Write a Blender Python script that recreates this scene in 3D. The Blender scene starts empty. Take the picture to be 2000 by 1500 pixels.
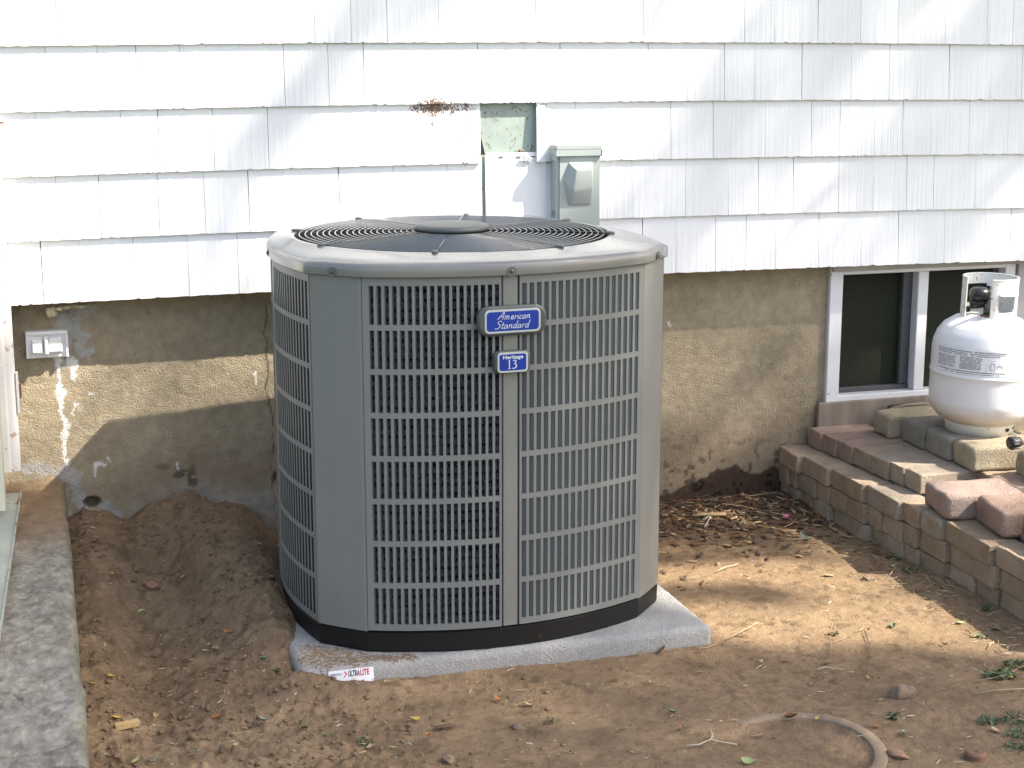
import bpy, bmesh, math, random
import numpy as np
from mathutils import Vector, Matrix, noise as mnoise
random.seed(7); RNG = np.random.default_rng(11)
C = bpy.context.scene.collection
R = math.radians

# ---------------------------------------------------------------- camera
PHI, PITCH, FPX = R(17), R(12), 3200.0
CAM = np.array([0.0, -4.57, 1.46])
_s, _c = math.sin, math.cos
_F = np.array([_s(PHI)*_c(PITCH), _c(PHI)*_c(PITCH), -_s(PITCH)])
_R = np.array([_c(PHI), -_s(PHI), 0.0]); _U = np.cross(_R, _F)
cd = bpy.data.cameras.new('camera'); cam = bpy.data.objects.new('camera', cd); C.objects.link(cam)
cd.sensor_width = 36; cd.lens = FPX/2000*36; cd.clip_end = 500; cd.clip_start = .05
cam.location = CAM; cam.rotation_euler = (R(90)-PITCH, 0, -PHI)
bpy.context.scene.camera = cam

# ---------------------------------------------------------------- light
SUN = Vector((1.85, -1.0, 2.2)).normalized()
sl = bpy.data.lights.new('sun', 'SUN'); sl.energy = 4.0; sl.angle = R(.53); sl.color = (1, .93, .82)
so = bpy.data.objects.new('sun', sl); C.objects.link(so); so.rotation_euler = SUN.to_track_quat('Z', 'Y').to_euler()
W = bpy.data.worlds.new('World'); bpy.context.scene.world = W; W.use_nodes = True
wn = W.node_tree.nodes; sky = wn.new('ShaderNodeTexSky'); sky.sky_type = 'NISHITA'; sky.sun_disc = False
sky.sun_elevation = math.asin(SUN.z); sky.sun_rotation = math.atan2(SUN.x, SUN.y)
sky.air_density = 1.0; sky.dust_density = 2.5; sky.ozone_density = .8
bg = wn['Background']; bg.inputs[1].default_value = .13; wb = wn.new('ShaderNodeMix'); wb.data_type = 'RGBA'; wb.blend_type = 'MULTIPLY'; wb.inputs[0].default_value = 1; wb.inputs[7].default_value = (1.05, 1, .95, 1)   # the camera's white balance
W.node_tree.links.new(sky.outputs[0], wb.inputs[6]); W.node_tree.links.new(wb.outputs[2], bg.inputs[0])
vs = bpy.context.scene.view_settings
vs.view_transform = 'Standard'; vs.look = 'None'; vs.gamma = 1; vs.use_curve_mapping = False; vs.exposure = 1.6

# ---------------------------------------------------------------- measuring: a sight line met with a wall or the ground
def plane_pt(px, py, ax, val):
    r = _F + (px-1000)/FPX*_R - (py-750)/FPX*_U
    return CAM + (val-CAM[ax])/r[ax]*r
def on_wall(px, py, y=0.0): return plane_pt(px, py, 1, y)
def on_level(px, py, z=0.0): return plane_pt(px, py, 2, z)

# ---------------------------------------------------------------- numpy noise
def _hash(ix, iy, seed):
    h = (ix.astype(np.int64)*374761393 + iy.astype(np.int64)*668265263 + seed*1442695041) & 0xffffffff
    h = ((h ^ (h >> 13))*1274126177) & 0xffffffff
    return ((h ^ (h >> 16)) & 0xffff)/65535.0
def vnoise(x, y, seed=0):
    ix = np.floor(x); iy = np.floor(y); fx = x-ix; fy = y-iy
    fx = fx*fx*fx*(fx*(fx*6-15)+10); fy = fy*fy*fy*(fy*(fy*6-15)+10)
    a = _hash(ix, iy, seed); b = _hash(ix+1, iy, seed); c = _hash(ix, iy+1, seed); d = _hash(ix+1, iy+1, seed)
    return (a*(1-fx)+b*fx)*(1-fy) + (c*(1-fx)+d*fx)*fy
def fbm(x, y, oct=4, seed=0, gain=.5):
    s = 0; a = 1; t = 0
    for i in range(oct):
        s = s + a*vnoise(x*2**i+i*17.3, y*2**i-i*9.1, seed+i); t += a; a *= gain
    return s/t
def sstep(a, b, x):
    t = np.clip((x-a)/(b-a), 0, 1); return t*t*(3-2*t)
def seg_dist(x, y, pts):
    best = np.full(np.shape(x), 1e9)
    for (ax, ay), (bx, by) in zip(pts[:-1], pts[1:]):
        dx, dy = bx-ax, by-ay; L = dx*dx+dy*dy+1e-12
        t = np.clip(((x-ax)*dx+(y-ay)*dy)/L, 0, 1)
        best = np.minimum(best, np.hypot(x-ax-t*dx, y-ay-t*dy))
    return best

# ---------------------------------------------------------------- materials
MATS = {}
def mat(name, col, rough=.6, metal=0.0, spec=.5, var=0.0, vscale=8, bump=0.0, bscale=60, bdist=.002, attr=None, rnd=0.0,
        var2=None, stretch=None, bump2=None, detail=6, coat=0.0, specks=None):
    m = bpy.data.materials.new(name); m.use_nodes = True; nt = m.node_tree; N = nt.nodes; L = nt.links
    b = N['Principled BSDF']; b.inputs['Roughness'].default_value = rough; b.inputs['Metallic'].default_value = metal
    b.inputs['Specular IOR Level'].default_value = spec; b.inputs['Coat Weight'].default_value = coat
    tc = N.new('ShaderNodeTexCoord'); vec = tc.outputs['Object']
    if stretch:
        mp = N.new('ShaderNodeMapping'); mp.inputs['Scale'].default_value = stretch; L.new(vec, mp.inputs[0]); vec = mp.outputs[0]
    if rnd:
        oj = N.new('ShaderNodeObjectInfo'); sc1 = N.new('ShaderNodeVectorMath'); sc1.operation = 'SCALE'; sc1.inputs[0].default_value = (7, 13, 5); L.new(oj.outputs['Random'], sc1.inputs['Scale'])
        ad1 = N.new('ShaderNodeVectorMath'); ad1.operation = 'ADD'; L.new(vec, ad1.inputs[0]); L.new(sc1.outputs[0], ad1.inputs[1]); vec = ad1.outputs[0]
    def noise(scale, d=detail, ro=.6):
        n = N.new('ShaderNodeTexNoise'); n.inputs['Scale'].default_value = scale; n.inputs['Detail'].default_value = d
        n.inputs['Roughness'].default_value = ro; L.new(vec, n.inputs['Vector']); return n
    def mix(f, a, c, mode='MIX'):
        x = N.new('ShaderNodeMix'); x.data_type = 'RGBA'; x.blend_type = mode
        for k, v in ((0, f), (6, a), (7, c)):
            if hasattr(v, 'is_linked') or hasattr(v, 'links'): L.new(v, x.inputs[k])
            elif k == 0: x.inputs[0].default_value = v
            else: x.inputs[k].default_value = (*v, 1)
        return x.outputs[2]
    cur = None
    if attr:
        a = N.new('ShaderNodeAttribute'); a.attribute_name = attr; cur = a.outputs['Color']
    if var or var2:
        n = noise(vscale); cr = N.new('ShaderNodeMapRange'); cr.inputs[1].default_value = .3; cr.inputs[2].default_value = .7
        L.new(n.outputs[0], cr.inputs[0])
        lo = var2 if var2 else tuple(c*(1-var) for c in col)
        if cur is not None:
            g = mix(cr.outputs[0], (1-var,)*3, (1+var*.6,)*3); cur = mix(1.0, cur, g, 'MULTIPLY')
        else: cur = mix(cr.outputs[0], lo, col)
    if rnd:
        oi = N.new('ShaderNodeObjectInfo'); mr = N.new('ShaderNodeMapRange'); mr.inputs[3].default_value = 1-rnd; mr.inputs[4].default_value = 1+rnd*.5
        L.new(oi.outputs['Random'], mr.inputs[0]); cb = N.new('ShaderNodeCombineColor')
        for k in range(3): L.new(mr.outputs[0], cb.inputs[k])
        cur = mix(1.0, cur if cur is not None else col, cb.outputs[0], 'MULTIPLY')
    if specks:
        sc, thr, scol = specks; n = noise(sc, 3); mr = N.new('ShaderNodeMapRange'); mr.inputs[1].default_value = thr; mr.inputs[2].default_value = thr+.03
        L.new(n.outputs[0], mr.inputs[0]); cur = mix(mr.outputs[0], cur if cur is not None else col, scol)
    if cur is None: b.inputs['Base Color'].default_value = (*col, 1)
    else: L.new(cur, b.inputs['Base Color'])
    h = None
    if bump:
        n = noise(bscale); bp = N.new('ShaderNodeBump'); bp.inputs['Strength'].default_value = bump; bp.inputs['Distance'].default_value = bdist
        L.new(n.outputs[0], bp.inputs['Height']); h = bp
        if bump2:
            n2 = noise(bump2[0], 2); b2 = N.new('ShaderNodeBump'); b2.inputs['Strength'].default_value = bump2[1]; b2.inputs['Distance'].default_value = bump2[2]
            L.new(n2.outputs[0], b2.inputs['Height']); L.new(bp.outputs[0], b2.inputs['Normal']); h = b2
        L.new(h.outputs[0], b.inputs['Normal'])
    MATS[name] = m; return m

def masked(m, colB, nscale, k=9.0, stretch=None):
    # second colour where the 'mask' attribute plus fine noise passes 1
    nt = m.node_tree; N = nt.nodes; L = nt.links; b = N['Principled BSDF']; inp = b.inputs['Base Color']
    src = inp.links[0].from_socket if inp.is_linked else None
    tc = N.new('ShaderNodeTexCoord'); n = N.new('ShaderNodeTexNoise'); n.inputs['Scale'].default_value = nscale; n.inputs['Detail'].default_value = 4
    v = tc.outputs['Object']
    if stretch: mp = N.new('ShaderNodeMapping'); mp.inputs['Scale'].default_value = stretch; L.new(v, mp.inputs[0]); v = mp.outputs[0]
    L.new(v, n.inputs['Vector'])
    a = N.new('ShaderNodeAttribute'); a.attribute_name = 'mask'; ad = N.new('ShaderNodeMath'); ad.operation = 'ADD'; L.new(a.outputs['Fac'], ad.inputs[0]); L.new(n.outputs[0], ad.inputs[1])
    s1 = N.new('ShaderNodeMath'); s1.operation = 'SUBTRACT'; s1.inputs[1].default_value = 1; L.new(ad.outputs[0], s1.inputs[0])
    mu = N.new('ShaderNodeMath'); mu.operation = 'MULTIPLY'; mu.use_clamp = True; mu.inputs[1].default_value = k; L.new(s1.outputs[0], mu.inputs[0])
    mx = N.new('ShaderNodeMix'); mx.data_type = 'RGBA'; L.new(mu.outputs[0], mx.inputs[0]); mx.inputs[7].default_value = (*colB, 1)
    if src: L.new(src, mx.inputs[6])
    else: mx.inputs[6].default_value = inp.default_value
    L.new(mx.outputs[2], inp); return m
def vmask(me, fn):
    n = len(me.vertices); co = np.empty(n*3, np.float32); me.vertices.foreach_get('co', co); co = co.reshape(-1, 3)
    at = me.attributes.new('mask', 'FLOAT', 'POINT'); at.data.foreach_set('value', np.asarray(fn(co), np.float32))

shingle_m = mat('white_shingle_paint', (.80, .81, .81), .55, var=.05, vscale=3, rnd=.05, stretch=(1, 1, .03), bump=.36, bscale=210, bdist=.0028, detail=3)
shingle_stain_m = masked(mat('stained_shingle_paint', (.8, .81, .81), .55, var=.05, vscale=3, stretch=(1, 1, .03), bump=.36, bscale=210, bdist=.0028, detail=3), (.15, .085, .055), 300, 14, (1, 1, .6))
sheath_m = mat('green_sheathing', (.37, .44, .395), .8, var=.25, vscale=14, bump=.4, bscale=160, bdist=.001, specks=(90, .62, (.20, .17, .10)))
dark_m = mat('dark_void', (.012, .012, .012), .9)
stucco_m = mat('stucco', (.36, .29, .2), .95, spec=.15, attr='Col', var=.16, vscale=30, bump=.8, bscale=150, bdist=.004, bump2=(300, .9, .0032), specks=(190, .64, (.19, .155, .115)))
dirt_m = mat('bare_dirt', (.2, .14, .09), .97, spec=.1, attr='Col', var=.2, vscale=45, bump=.9, bscale=150, bdist=.006, bump2=(430, .7, .003))
clod_m = mat('dirt_clod', (.235, .165, .102), 1, spec=.05, var=.3, vscale=30, bump=.8, bscale=160, bdist=.003)
lawn_m = mat('far_lawn', (.10, .11, .05), 1, spec=.05, var=.5, vscale=3, bump=.6, bscale=40, bdist=.02)
kerb_m = mat('old_concrete', (.33, .32, .28), .93, spec=.2, attr='Col', var=.22, vscale=26, bump=.9, bscale=120, bdist=.004, bump2=(420, .7, .0015))
paint_m = mat('grey_powder_coat', (.215, .215, .195), .36, spec=.45, var=.04, vscale=5, bump=.10, bscale=700, bdist=.0004, detail=2)
slat_m = mat('grey_louvre_coat', (.195, .203, .192), .42, spec=.4, var=.05, vscale=6, bump=.12, bscale=600, bdist=.0004, detail=2)
lid_m = mat('grey_lid_coat', (.19, .19, .178), .2, spec=.5, coat=.35, var=.05, vscale=3, bump=.05, bscale=14, bdist=.004, detail=1)
wire_m = mat('fan_guard_wire', (.10, .11, .11), .2, spec=.8, coat=.8)
hub_m = mat('hub_grey_plastic', (.105, .112, .11), .45)
blackpan_m = mat('black_base_pan', (.007, .007, .007), .5, spec=.4, var=.3, vscale=12, specks=(38, .74, (.07, .055, .04)))
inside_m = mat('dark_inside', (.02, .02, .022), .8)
screw_m = mat('screw_steel', (.14, .14, .13), .35, metal=.8)
dimple_m = mat('screw_dimple_coat', (.13, .13, .125), .35)
badge_m = mat('badge_grey_plastic', (.075, .085, .085), .42)
badge_rim_m = mat('badge_silver_rim', (.50, .53, .50), .35)
blue_m = mat('badge_blue', (.006, .035, .30), .3, coat=.3)
letter_m = mat('badge_letter_silver', (.62, .66, .68), .4)
pad_m = masked(mat('foam_concrete_pad', (.43, .42, .40), .95, spec=.2, var=.22, vscale=150, bump=1.0, bscale=210, bdist=.007), (.235, .162, .098), 130, 6)
sticker_m = mat('white_sticker', (.74, .74, .76), .5)
ink_m = mat('black_ink', (.02, .02, .02), .5); red_m = mat('red_ink', (.55, .03, .03), .5); greyink_m = mat('grey_ink', (.09, .09, .095), .6)
box_m = mat('disconnect_grey_paint', (.37, .41, .395), .45, spec=.4, var=.05, vscale=6, bump=.1, bscale=300, bdist=.0006)
box_d = mat('disconnect_dark_edge', (.24, .27, .26), .5)
vent_m = mat('white_plastic', (.80, .79, .80), .4, var=.05, vscale=20)
vent_d = mat('greyed_plastic', (.45, .44, .44), .5)
post_m = mat('rusty_white_paint', (.80, .79, .77), .5, var=.04, vscale=10, bump=.2, bscale=90, bdist=.001, specks=(34, .62, (.52, .38, .31)))
flange_m = mat('dirty_green_flange', (.36, .38, .32), .6, var=.25, vscale=12, bump=.3, bscale=120, bdist=.001, specks=(17, .62, (.14, .09, .06)))
cream_m = mat('cream_door_panel', (.68, .66, .5), .6, var=.08, vscale=6)
frame_m = mat('window_vinyl', (.78, .79, .80), .45, var=.1, vscale=9, specks=(30, .69, (.3, .28, .24)))
sash_m = mat('sash_shaded_grey', (.07, .072, .078), .5)  # shade on the recessed sash is put into this dark colour
trim_m = mat('weathered_window_trim', (.48, .46, .44), .8, var=.2, vscale=10, stretch=(1, 1, .1), bump=.3, bscale=60, bdist=.002)
ply_m = mat('weathered_plywood', (.34, .285, .225), .9, var2=(.14, .115, .09), vscale=14, stretch=(1, 1, .12), bump=.6, bscale=70, bdist=.002)
foam_m = mat('old_expanding_foam', (.62, .53, .36), .9, var=.3, vscale=40, bump=.8, bscale=90, bdist=.003)
tank_m = mat('white_tank_paint', (.74, .73, .71), .38, spec=.4, attr='Col', var=.03, vscale=14, bump=.15, bscale=60, bdist=.001, coat=.15, specks=(55, .715, (.5, .44, .36)))
collar_m = mat('rusty_collar_paint', (.74, .72, .66), .5, specks=(70, .64, (.42, .25, .09)), bump=.15, bscale=90, bdist=.001)
valve_m = mat('black_valve_plastic', (.015, .015, .016), .35)
rust_m = mat('rust', (.18, .10, .06), .9, var=.3, vscale=40)
hose_m = mat('tan_hose', (.50, .40, .27), .6, var=.15, vscale=20)
leafmats = {}
for n, c in dict(yellow=(.50, .36, .08), palegreen=(.42, .48, .22), green=(.16, .23, .08), greygreen=(.24, .29, .20), teal=(.13, .17, .13),
                 orange=(.40, .17, .05), brown=(.17, .075, .03), tan=(.43, .30, .15), straw=(.40, .32, .20), bark=(.13, .085, .052), bone=(.55, .47, .35), darkbark=(.075, .05, .034)).items():
    leafmats[n] = mat(n+'_litter', c, .75, spec=.3, var=.3, vscale=60, bump=.4, bscale=90, bdist=.001)
stone_m = mat('brown_stone', (.27, .19, .125), .9, var=.4, vscale=45, bump=1, bscale=70, bdist=.004)
terra_m = mat('terracotta', (.29, .165, .10), .85, var=.2, vscale=30)
ring_m = mat('buried_ring_plastic', (.25, .185, .12), .75, var=.22, vscale=16, bump=.4, bscale=120, bdist=.002)
grass_m = mat('weed_green', (.10, .14, .055), .7, var=.4, vscale=30)
crown_m = mat('tree_leaf', (.07, .12, .03), .7, var=.3, vscale=2)
trunk_m = mat('tree_bark', (.10, .075, .055), .95, var=.4, vscale=6, bump=1, bscale=20, bdist=.03)
def brick_mat(name, col):
    return mat(name, col, .93, spec=.2, var=.26, vscale=17, bump=1.0, bscale=120, bdist=.010, bump2=(380, 1.0, .005), rnd=.14, specks=(15, .69, tuple(c*.62 for c in col)))
BR = [brick_mat('tan_paver', (.60, .465, .33)), brick_mat('brown_paver', (.55, .42, .29)), brick_mat('rose_paver', (.58, .42, .325)), brick_mat('grey_paver', (.57, .47, .36))]
BK_beige = brick_mat('beige_block', (.58, .49, .34)); BK_grey = brick_mat('greenish_grey_block', (.46, .42, .345)); BK_pink = brick_mat('pink_block', (.60, .45, .38)); BK_rose = brick_mat('rose_brown_block', (.50, .35, .27)); BK_dark = brick_mat('speckled_charcoal_block', (.34, .27, .24))

# coil: spiny aluminium
def coil_mat():
    m = mat('spiny_coil', (.30, .31, .36), .4, metal=.3, bump=1, bscale=260, bdist=.01, detail=3, var2=(.05, .05, .065), vscale=170)
    return m
coil_m = coil_mat()
def pane_mat():
    m = bpy.data.materials.new('screened_glass'); m.use_nodes = True; nt = m.node_tree; N = nt.nodes; L = nt.links; b = N['Principled BSDF']
    b.inputs['Roughness'].default_value = .45; b.inputs['Specular IOR Level'].default_value = .16
    tc = N.new('ShaderNodeTexCoord'); sx = N.new('ShaderNodeSeparateXYZ'); L.new(tc.outputs['Object'], sx.inputs[0])
    prod = []
    for k in (0, 2):
        mm = N.new('ShaderNodeMath'); mm.operation = 'MULTIPLY'; mm.inputs[1].default_value = 2*math.pi/.0105; L.new(sx.outputs[k], mm.inputs[0])
        sn = N.new('ShaderNodeMath'); sn.operation = 'SINE'; L.new(mm.outputs[0], sn.inputs[0]); prod.append(sn)
    mx = N.new('ShaderNodeMath'); mx.operation = 'MULTIPLY'; L.new(prod[0].outputs[0], mx.inputs[0]); L.new(prod[1].outputs[0], mx.inputs[1])
    ab = N.new('ShaderNodeMath'); ab.operation = 'ABSOLUTE'; L.new(mx.outputs[0], ab.inputs[0])
    cr = N.new('ShaderNodeMix'); cr.data_type = 'RGBA'; cr.inputs[6].default_value = (.010, .014, .008, 1); cr.inputs[7].default_value = (.040, .046, .028, 1)
    pw = N.new('ShaderNodeMath'); pw.operation = 'POWER'; pw.inputs[1].default_value = 3; L.new(ab.outputs[0], pw.inputs[0])
    L.new(pw.outputs[0], cr.inputs[0]); L.new(cr.outputs[2], b.inputs['Base Color'])
    bp = N.new('ShaderNodeBump'); bp.inputs['Strength'].default_value = .6; bp.inputs['Distance'].default_value = .002; L.new(ab.outputs[0], bp.inputs['Height']); L.new(bp.outputs[0], b.inputs['Normal'])
    return m
pane_m = pane_mat()

# ---------------------------------------------------------------- object helpers
def tag(o, label=None, cat=None, group=None, kind=None):
    if label: o['label'] = label
    if cat: o['category'] = cat
    if group: o['group'] = group
    if kind: o['kind'] = kind
    return o
def empty(name, label, cat, loc=(0, 0, 0), rz=0, group=None):
    o = bpy.data.objects.new(name, None); o.empty_display_size = .1; C.objects.link(o); o.location = loc; o.rotation_euler = (0, 0, rz)
    return tag(o, label, cat, group)
def link(name, me, m=None, parent=None, smooth=False, loc=None, rot=None):
    o = bpy.data.objects.new(name, me); C.objects.link(o)
    if m is not None and not me.materials:
        for x in (m if isinstance(m, (list, tuple)) else [m]): me.materials.append(x)
    if parent is not None: o.parent = parent
    if loc is not None: o.location = loc
    if rot is not None: o.rotation_euler = rot
    if smooth: me.polygons.foreach_set('use_smooth', [True]*len(me.polygons))
    return o
class MB:
    def __init__(s): s.v = []; s.f = []; s.mi = []
    def add(s, vs_, fs, mi=0):
        b = len(s.v); s.v += [tuple(p) for p in vs_]; s.f += [tuple(b+i for i in f) for f in fs]; s.mi += [mi]*len(fs); return s
    def quad(s, a, b, c, d, mi=0): return s.add([a, b, c, d], [(0, 1, 2, 3)], mi)
    def box(s, x0, x1, y0, y1, z0, z1, mi=0):
        v = [(x0, y0, z0), (x1, y0, z0), (x1, y1, z0), (x0, y1, z0), (x0, y0, z1), (x1, y0, z1), (x1, y1, z1), (x0, y1, z1)]
        return s.add(v, [(0, 3, 2, 1), (4, 5, 6, 7), (0, 1, 5, 4), (1, 2, 6, 5), (2, 3, 7, 6), (3, 0, 4, 7)], mi)
    def tube(s, pts, r, n=8, closed=False, mi=0, caps=True):
        P = [Vector(p) for p in pts]; m = len(P); rr = r if isinstance(r, (list, tuple)) else [r]*m; rings = []
        up = None
        for i in range(m):
            t = (P[(i+1) % m]-P[i-1]) if closed else (P[min(i+1, m-1)]-P[max(i-1, 0)])
            t.normalize()
            if up is None: up = Vector((0, 0, 1)) if abs(t.z) < .9 else Vector((1, 0, 0))
            a = t.cross(up).normalized(); b = a.cross(t).normalized(); up = b
            rings.append([P[i]+(a*math.cos(2*math.pi*k/n)+b*math.sin(2*math.pi*k/n))*rr[i] for k in range(n)])
        vs_ = [p for rg in rings for p in rg]; fs = []
        for i in range(m if closed else m-1):
            j = (i+1) % m
            for k in range(n): k2 = (k+1) % n; fs.append((i*n+k, i*n+k2, j*n+k2, j*n+k))
        if not closed and caps: fs += [tuple(range(n))[::-1], tuple((m-1)*n+k for k in range(n))]
        return s.add(vs_, fs, mi)
    def lathe(s, prof, n=48, mi=0, cx=0, cy=0, a0=0, a1=2*math.pi):
        full = abs(a1-a0-2*math.pi) < 1e-6; cols = n if full else n+1; vs_ = []
        for (r, z) in prof:
            for k in range(cols):
                a = a0+(a1-a0)*k/n; vs_.append((cx+r*math.cos(a), cy+r*math.sin(a), z))
        fs = []
        for i in range(len(prof)-1):
            for k in range(n):
                k2 = (k+1) % cols; fs.append((i*cols+k, i*cols+k2, (i+1)*cols+k2, (i+1)*cols+k))
        return s.add(vs_, fs, mi)
    def mesh(s, name):
        me = bpy.data.meshes.new(name); me.from_pydata(s.v, [], s.f); me.polygons.foreach_set('material_index', s.mi); me.update(); return me
    def build(s, name, m, parent=None, smooth=False, loc=None, rot=None):
        return link(name, s.mesh(name), m, parent, smooth, loc, rot)
def bevel_box_mesh(name, x0, x1, y0, y1, z0, z1, bev=.006, seg=2, rough=0, seed=0, cuts=0):
    bm = bmesh.new(); bmesh.ops.create_cube(bm, size=1)
    for v in bm.verts: v.co = Vector((x0+(v.co.x+.5)*(x1-x0), y0+(v.co.y+.5)*(y1-y0), z0+(v.co.z+.5)*(z1-z0)))
    if cuts: bmesh.ops.subdivide_edges(bm, edges=bm.edges[:], cuts=cuts, use_grid_fill=True)
    eds = [e for e in bm.edges if e.calc_face_angle(0) > .5]
    if bev: bmesh.ops.bevel(bm, geom=eds, offset=bev, segments=seg, affect='EDGES', profile=.5)
    if rough:
        for v in bm.verts:
            q = v.co*30+Vector((seed*3.7, seed*1.3, 0)); v.co += Vector([mnoise.noise(q+Vector((k*9, 0, k*5))) for k in range(3)])*rough
    me = bpy.data.meshes.new(name); bm.to_mesh(me); bm.free(); return me
def grid_mesh(name, xs, ys, fn, colfn=None, skip=None):
    """fn(X,Y)->(x,y,z) arrays; colfn -> (r,g,b) arrays"""
    X, Y = np.meshgrid(xs, ys); P = np.stack(fn(X, Y), -1).reshape(-1, 3); nx, ny = len(xs), len(ys)
    i, j = np.meshgrid(np.arange(nx-1), np.arange(ny-1)); a = (j*nx+i).ravel()
    F = np.stack([a, a+1, a+1+nx, a+nx], -1)
    if skip is not None:
        xm = (X[:-1, :-1]+X[1:, 1:]).ravel()/2; ym = (Y[:-1, :-1]+Y[1:, 1:]).ravel()/2; F = F[~skip(xm, ym)]
    me = bpy.data.meshes.new(name); me.vertices.add(len(P)); me.vertices.foreach_set('co', P.ravel())
    me.loops.add(F.size); me.loops.foreach_set('vertex_index', F.ravel().astype(np.int32))
    me.polygons.add(len(F)); me.polygons.foreach_set('loop_start', np.arange(0, F.size, 4, dtype=np.int32)); me.polygons.foreach_set('loop_total', np.full(len(F), 4, np.int32))
    me.update(calc_edges=True); me.validate()
    if colfn is not None:
        col = np.stack(colfn(X, Y)+(np.ones_like(X),), -1).reshape(-1, 4)
        ca = me.color_attributes.new('Col', 'FLOAT_COLOR', 'POINT'); ca.data.foreach_set('color', col.astype(np.float32).ravel())
    return me
def vcol(me, fn):
    n = len(me.vertices); co = np.empty(n*3, np.float32); me.vertices.foreach_get('co', co); co = co.reshape(-1, 3)
    col = np.ones((n, 4), np.float32); col[:, :3] = fn(co)
    ca = me.color_attributes.new('Col', 'FLOAT_COLOR', 'POINT'); ca.data.foreach_set('color', col.ravel())
def text_mesh(name, s, size, m, parent, loc, rot, sx=1, bold=0, shear=0, space=1.0, align='CENTER', width=None):
    cu = bpy.data.curves.new(name, 'FONT'); cu.body = s; cu.size = size; cu.align_x = align; cu.align_y = 'CENTER'; cu.offset = bold; cu.shear = shear; cu.space_character = space; cu.resolution_u = 3
    t = bpy.data.objects.new('tmp', cu); C.objects.link(t); bpy.context.view_layer.update()
    me = bpy.data.meshes.new_from_object(t.evaluated_get(bpy.context.evaluated_depsgraph_get())); bpy.data.objects.remove(t)
    xs_ = [v.co.x for v in me.vertices]; wd = max(xs_)-min(xs_); k_ = width/wd if width else sx; cx0 = (max(xs_)+min(xs_))/2
    me.transform(Matrix.Translation((0 if not width else -cx0*k_, 0, 0))@Matrix.Diagonal((k_, 1, 1, 1))); me.materials.clear()
    return link(name, me, m, parent, loc=loc, rot=rot)

FY = .075            # face of the foundation
# ================================================================= GROUND
AC_C, AC_A = (1.06, -.56), R(2.4)
def ground_z(x, y):
    x = np.asarray(x, float); y = np.asarray(y, float)
    left = 1-sstep(.56, .74, x)
    z = left*sstep(-.95, .02, y)*.108
    z = z + .012*(1-sstep(.5, .8, x))*sstep(-1.5, -1.0, y)
    # gully and the ridge over the buried pipe
    gx = .33+.10*np.sin((y+.3)*2.2)
    z = z - .055*np.exp(-((x-gx)/.11)**2)*sstep(.0, -.25, y)*sstep(-1.5, -.8, y)
    d = seg_dist(x, y, [(.43, .06), (.42, -.15), (.455, -.42), (.47, -.75)])
    z = z + .036*np.exp(-(d/.045)**2)*(sstep(-.9, -.25, y)-.45*sstep(-.06, .06, y))
    z = z + .030*np.exp(-((x-.40)/.10)**4-((y-.05)/.10)**2)
    z = z + .045*np.exp(-((x-.53)/.10)**2-((y+.45)/.35)**2)
    z = z + .022*np.exp(-((x-.16)/.06)**2)*sstep(-1.6, -.4, y)
    # soil over the pad corner
    z = z + .036*np.exp(-((x-.56)/.07)**2-((y+1.10)/.05)**2) + .058*np.exp(-((x-.54)/.075)**2-((y+.74)/.20)**2) + .022*np.exp(-((x-.68)/.13)**2-((y+1.13)/.05)**2)
    z = z - .02*np.exp(-((x-.26)/.03)**2-((y-.05)/.05)**2)
    # broad unevenness
    z = z + (fbm(x*2.2, y*2.2, 3, 3)-.5)*.022*sstep(1.9, 1.0, np.abs(x-1.1)*0+1) 
    # right: slight rise to bricks and litter
    z = z + .02*sstep(1.9, 2.35, x)*sstep(-.1, -.6, y)*.5 + .018*sstep(-.35, .02, y)*sstep(1.5, 1.7, x)
    rr = np.hypot(x-1.515, y+1.68); z = z - .010*sstep(.158, .14, rr)*sstep(1.36, 1.46, x+.0*y)
    # loose soil on the left
    rough = .25+.75*(1-sstep(.5, .95, x+.25*(fbm(x*5, y*5, 2, 9)-.5)))
    n1 = fbm(x*26, y*26, 4, 21, .55)-.5; n2 = np.maximum(fbm(x*55, y*55, 3, 31)-.55, 0)
    z = z + rough*(n1*.017+n2*.040) + (fbm(x*90, y*90, 2, 5)-.5)*.0025
    return z
def ground_col(x, y):
    t = fbm(x*3, y*3, 4, 41); t2 = fbm(x*11, y*11, 4, 51); t3 = fbm(x*40, y*40, 3, 61)
    wet = 1-sstep(.50, 1.05, x+.35*(t-.5)); 
    smooth = sstep(.52, .66, fbm(x*4.5+2, y*2.2, 3, 71))
    k = .82+.36*t2*.8+.22*(t3-.5)
    base = np.stack([.285*k, .196*k, .116*k], 0); moist = np.stack([.235*k, .165*k, .102*k], 0); pale = np.stack([.29*k, .21*k, .13*k], 0)
    c = base*(1-wet)+(moist*(1-.55*smooth)+pale*.55*smooth)*wet
    # dark soil with bark at the wall on the right
    dk = sstep(-.38, -.12, y+.2*(t2-.5))*sstep(1.45, 1.6, x)
    c = c*(1-dk)+np.stack([.15*k, .098*k, .055*k], 0)*dk
    spots = sstep(.66, .72, fbm(x*30, y*30, 3, 81)); c = c*(1-.30*spots)
    # greyish trodden dirt at the front
    fr = sstep(-1.15, -1.5, y)*sstep(.7, 1.0, x); c = c*(1-fr*.5)+np.stack([.215*k, .155*k, .10*k], 0)*fr*.5
    return c[0], c[1], c[2]
GX = np.concatenate([np.arange(-.75, -.1, .03), np.arange(-.1, 2.6, .0062), np.arange(2.6, 4.2, .03)])
GY = np.concatenate([np.arange(-2.9, -2.05, .03), np.arange(-2.05, .13, .0062)])
def gfn(X, Y):
    Zz = ground_z(X, Y); edge = np.minimum(np.minimum(X+.75, 4.17-X), Y+2.9); return X, Y, Zz-.07*(1-sstep(0, .15, edge))
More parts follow.
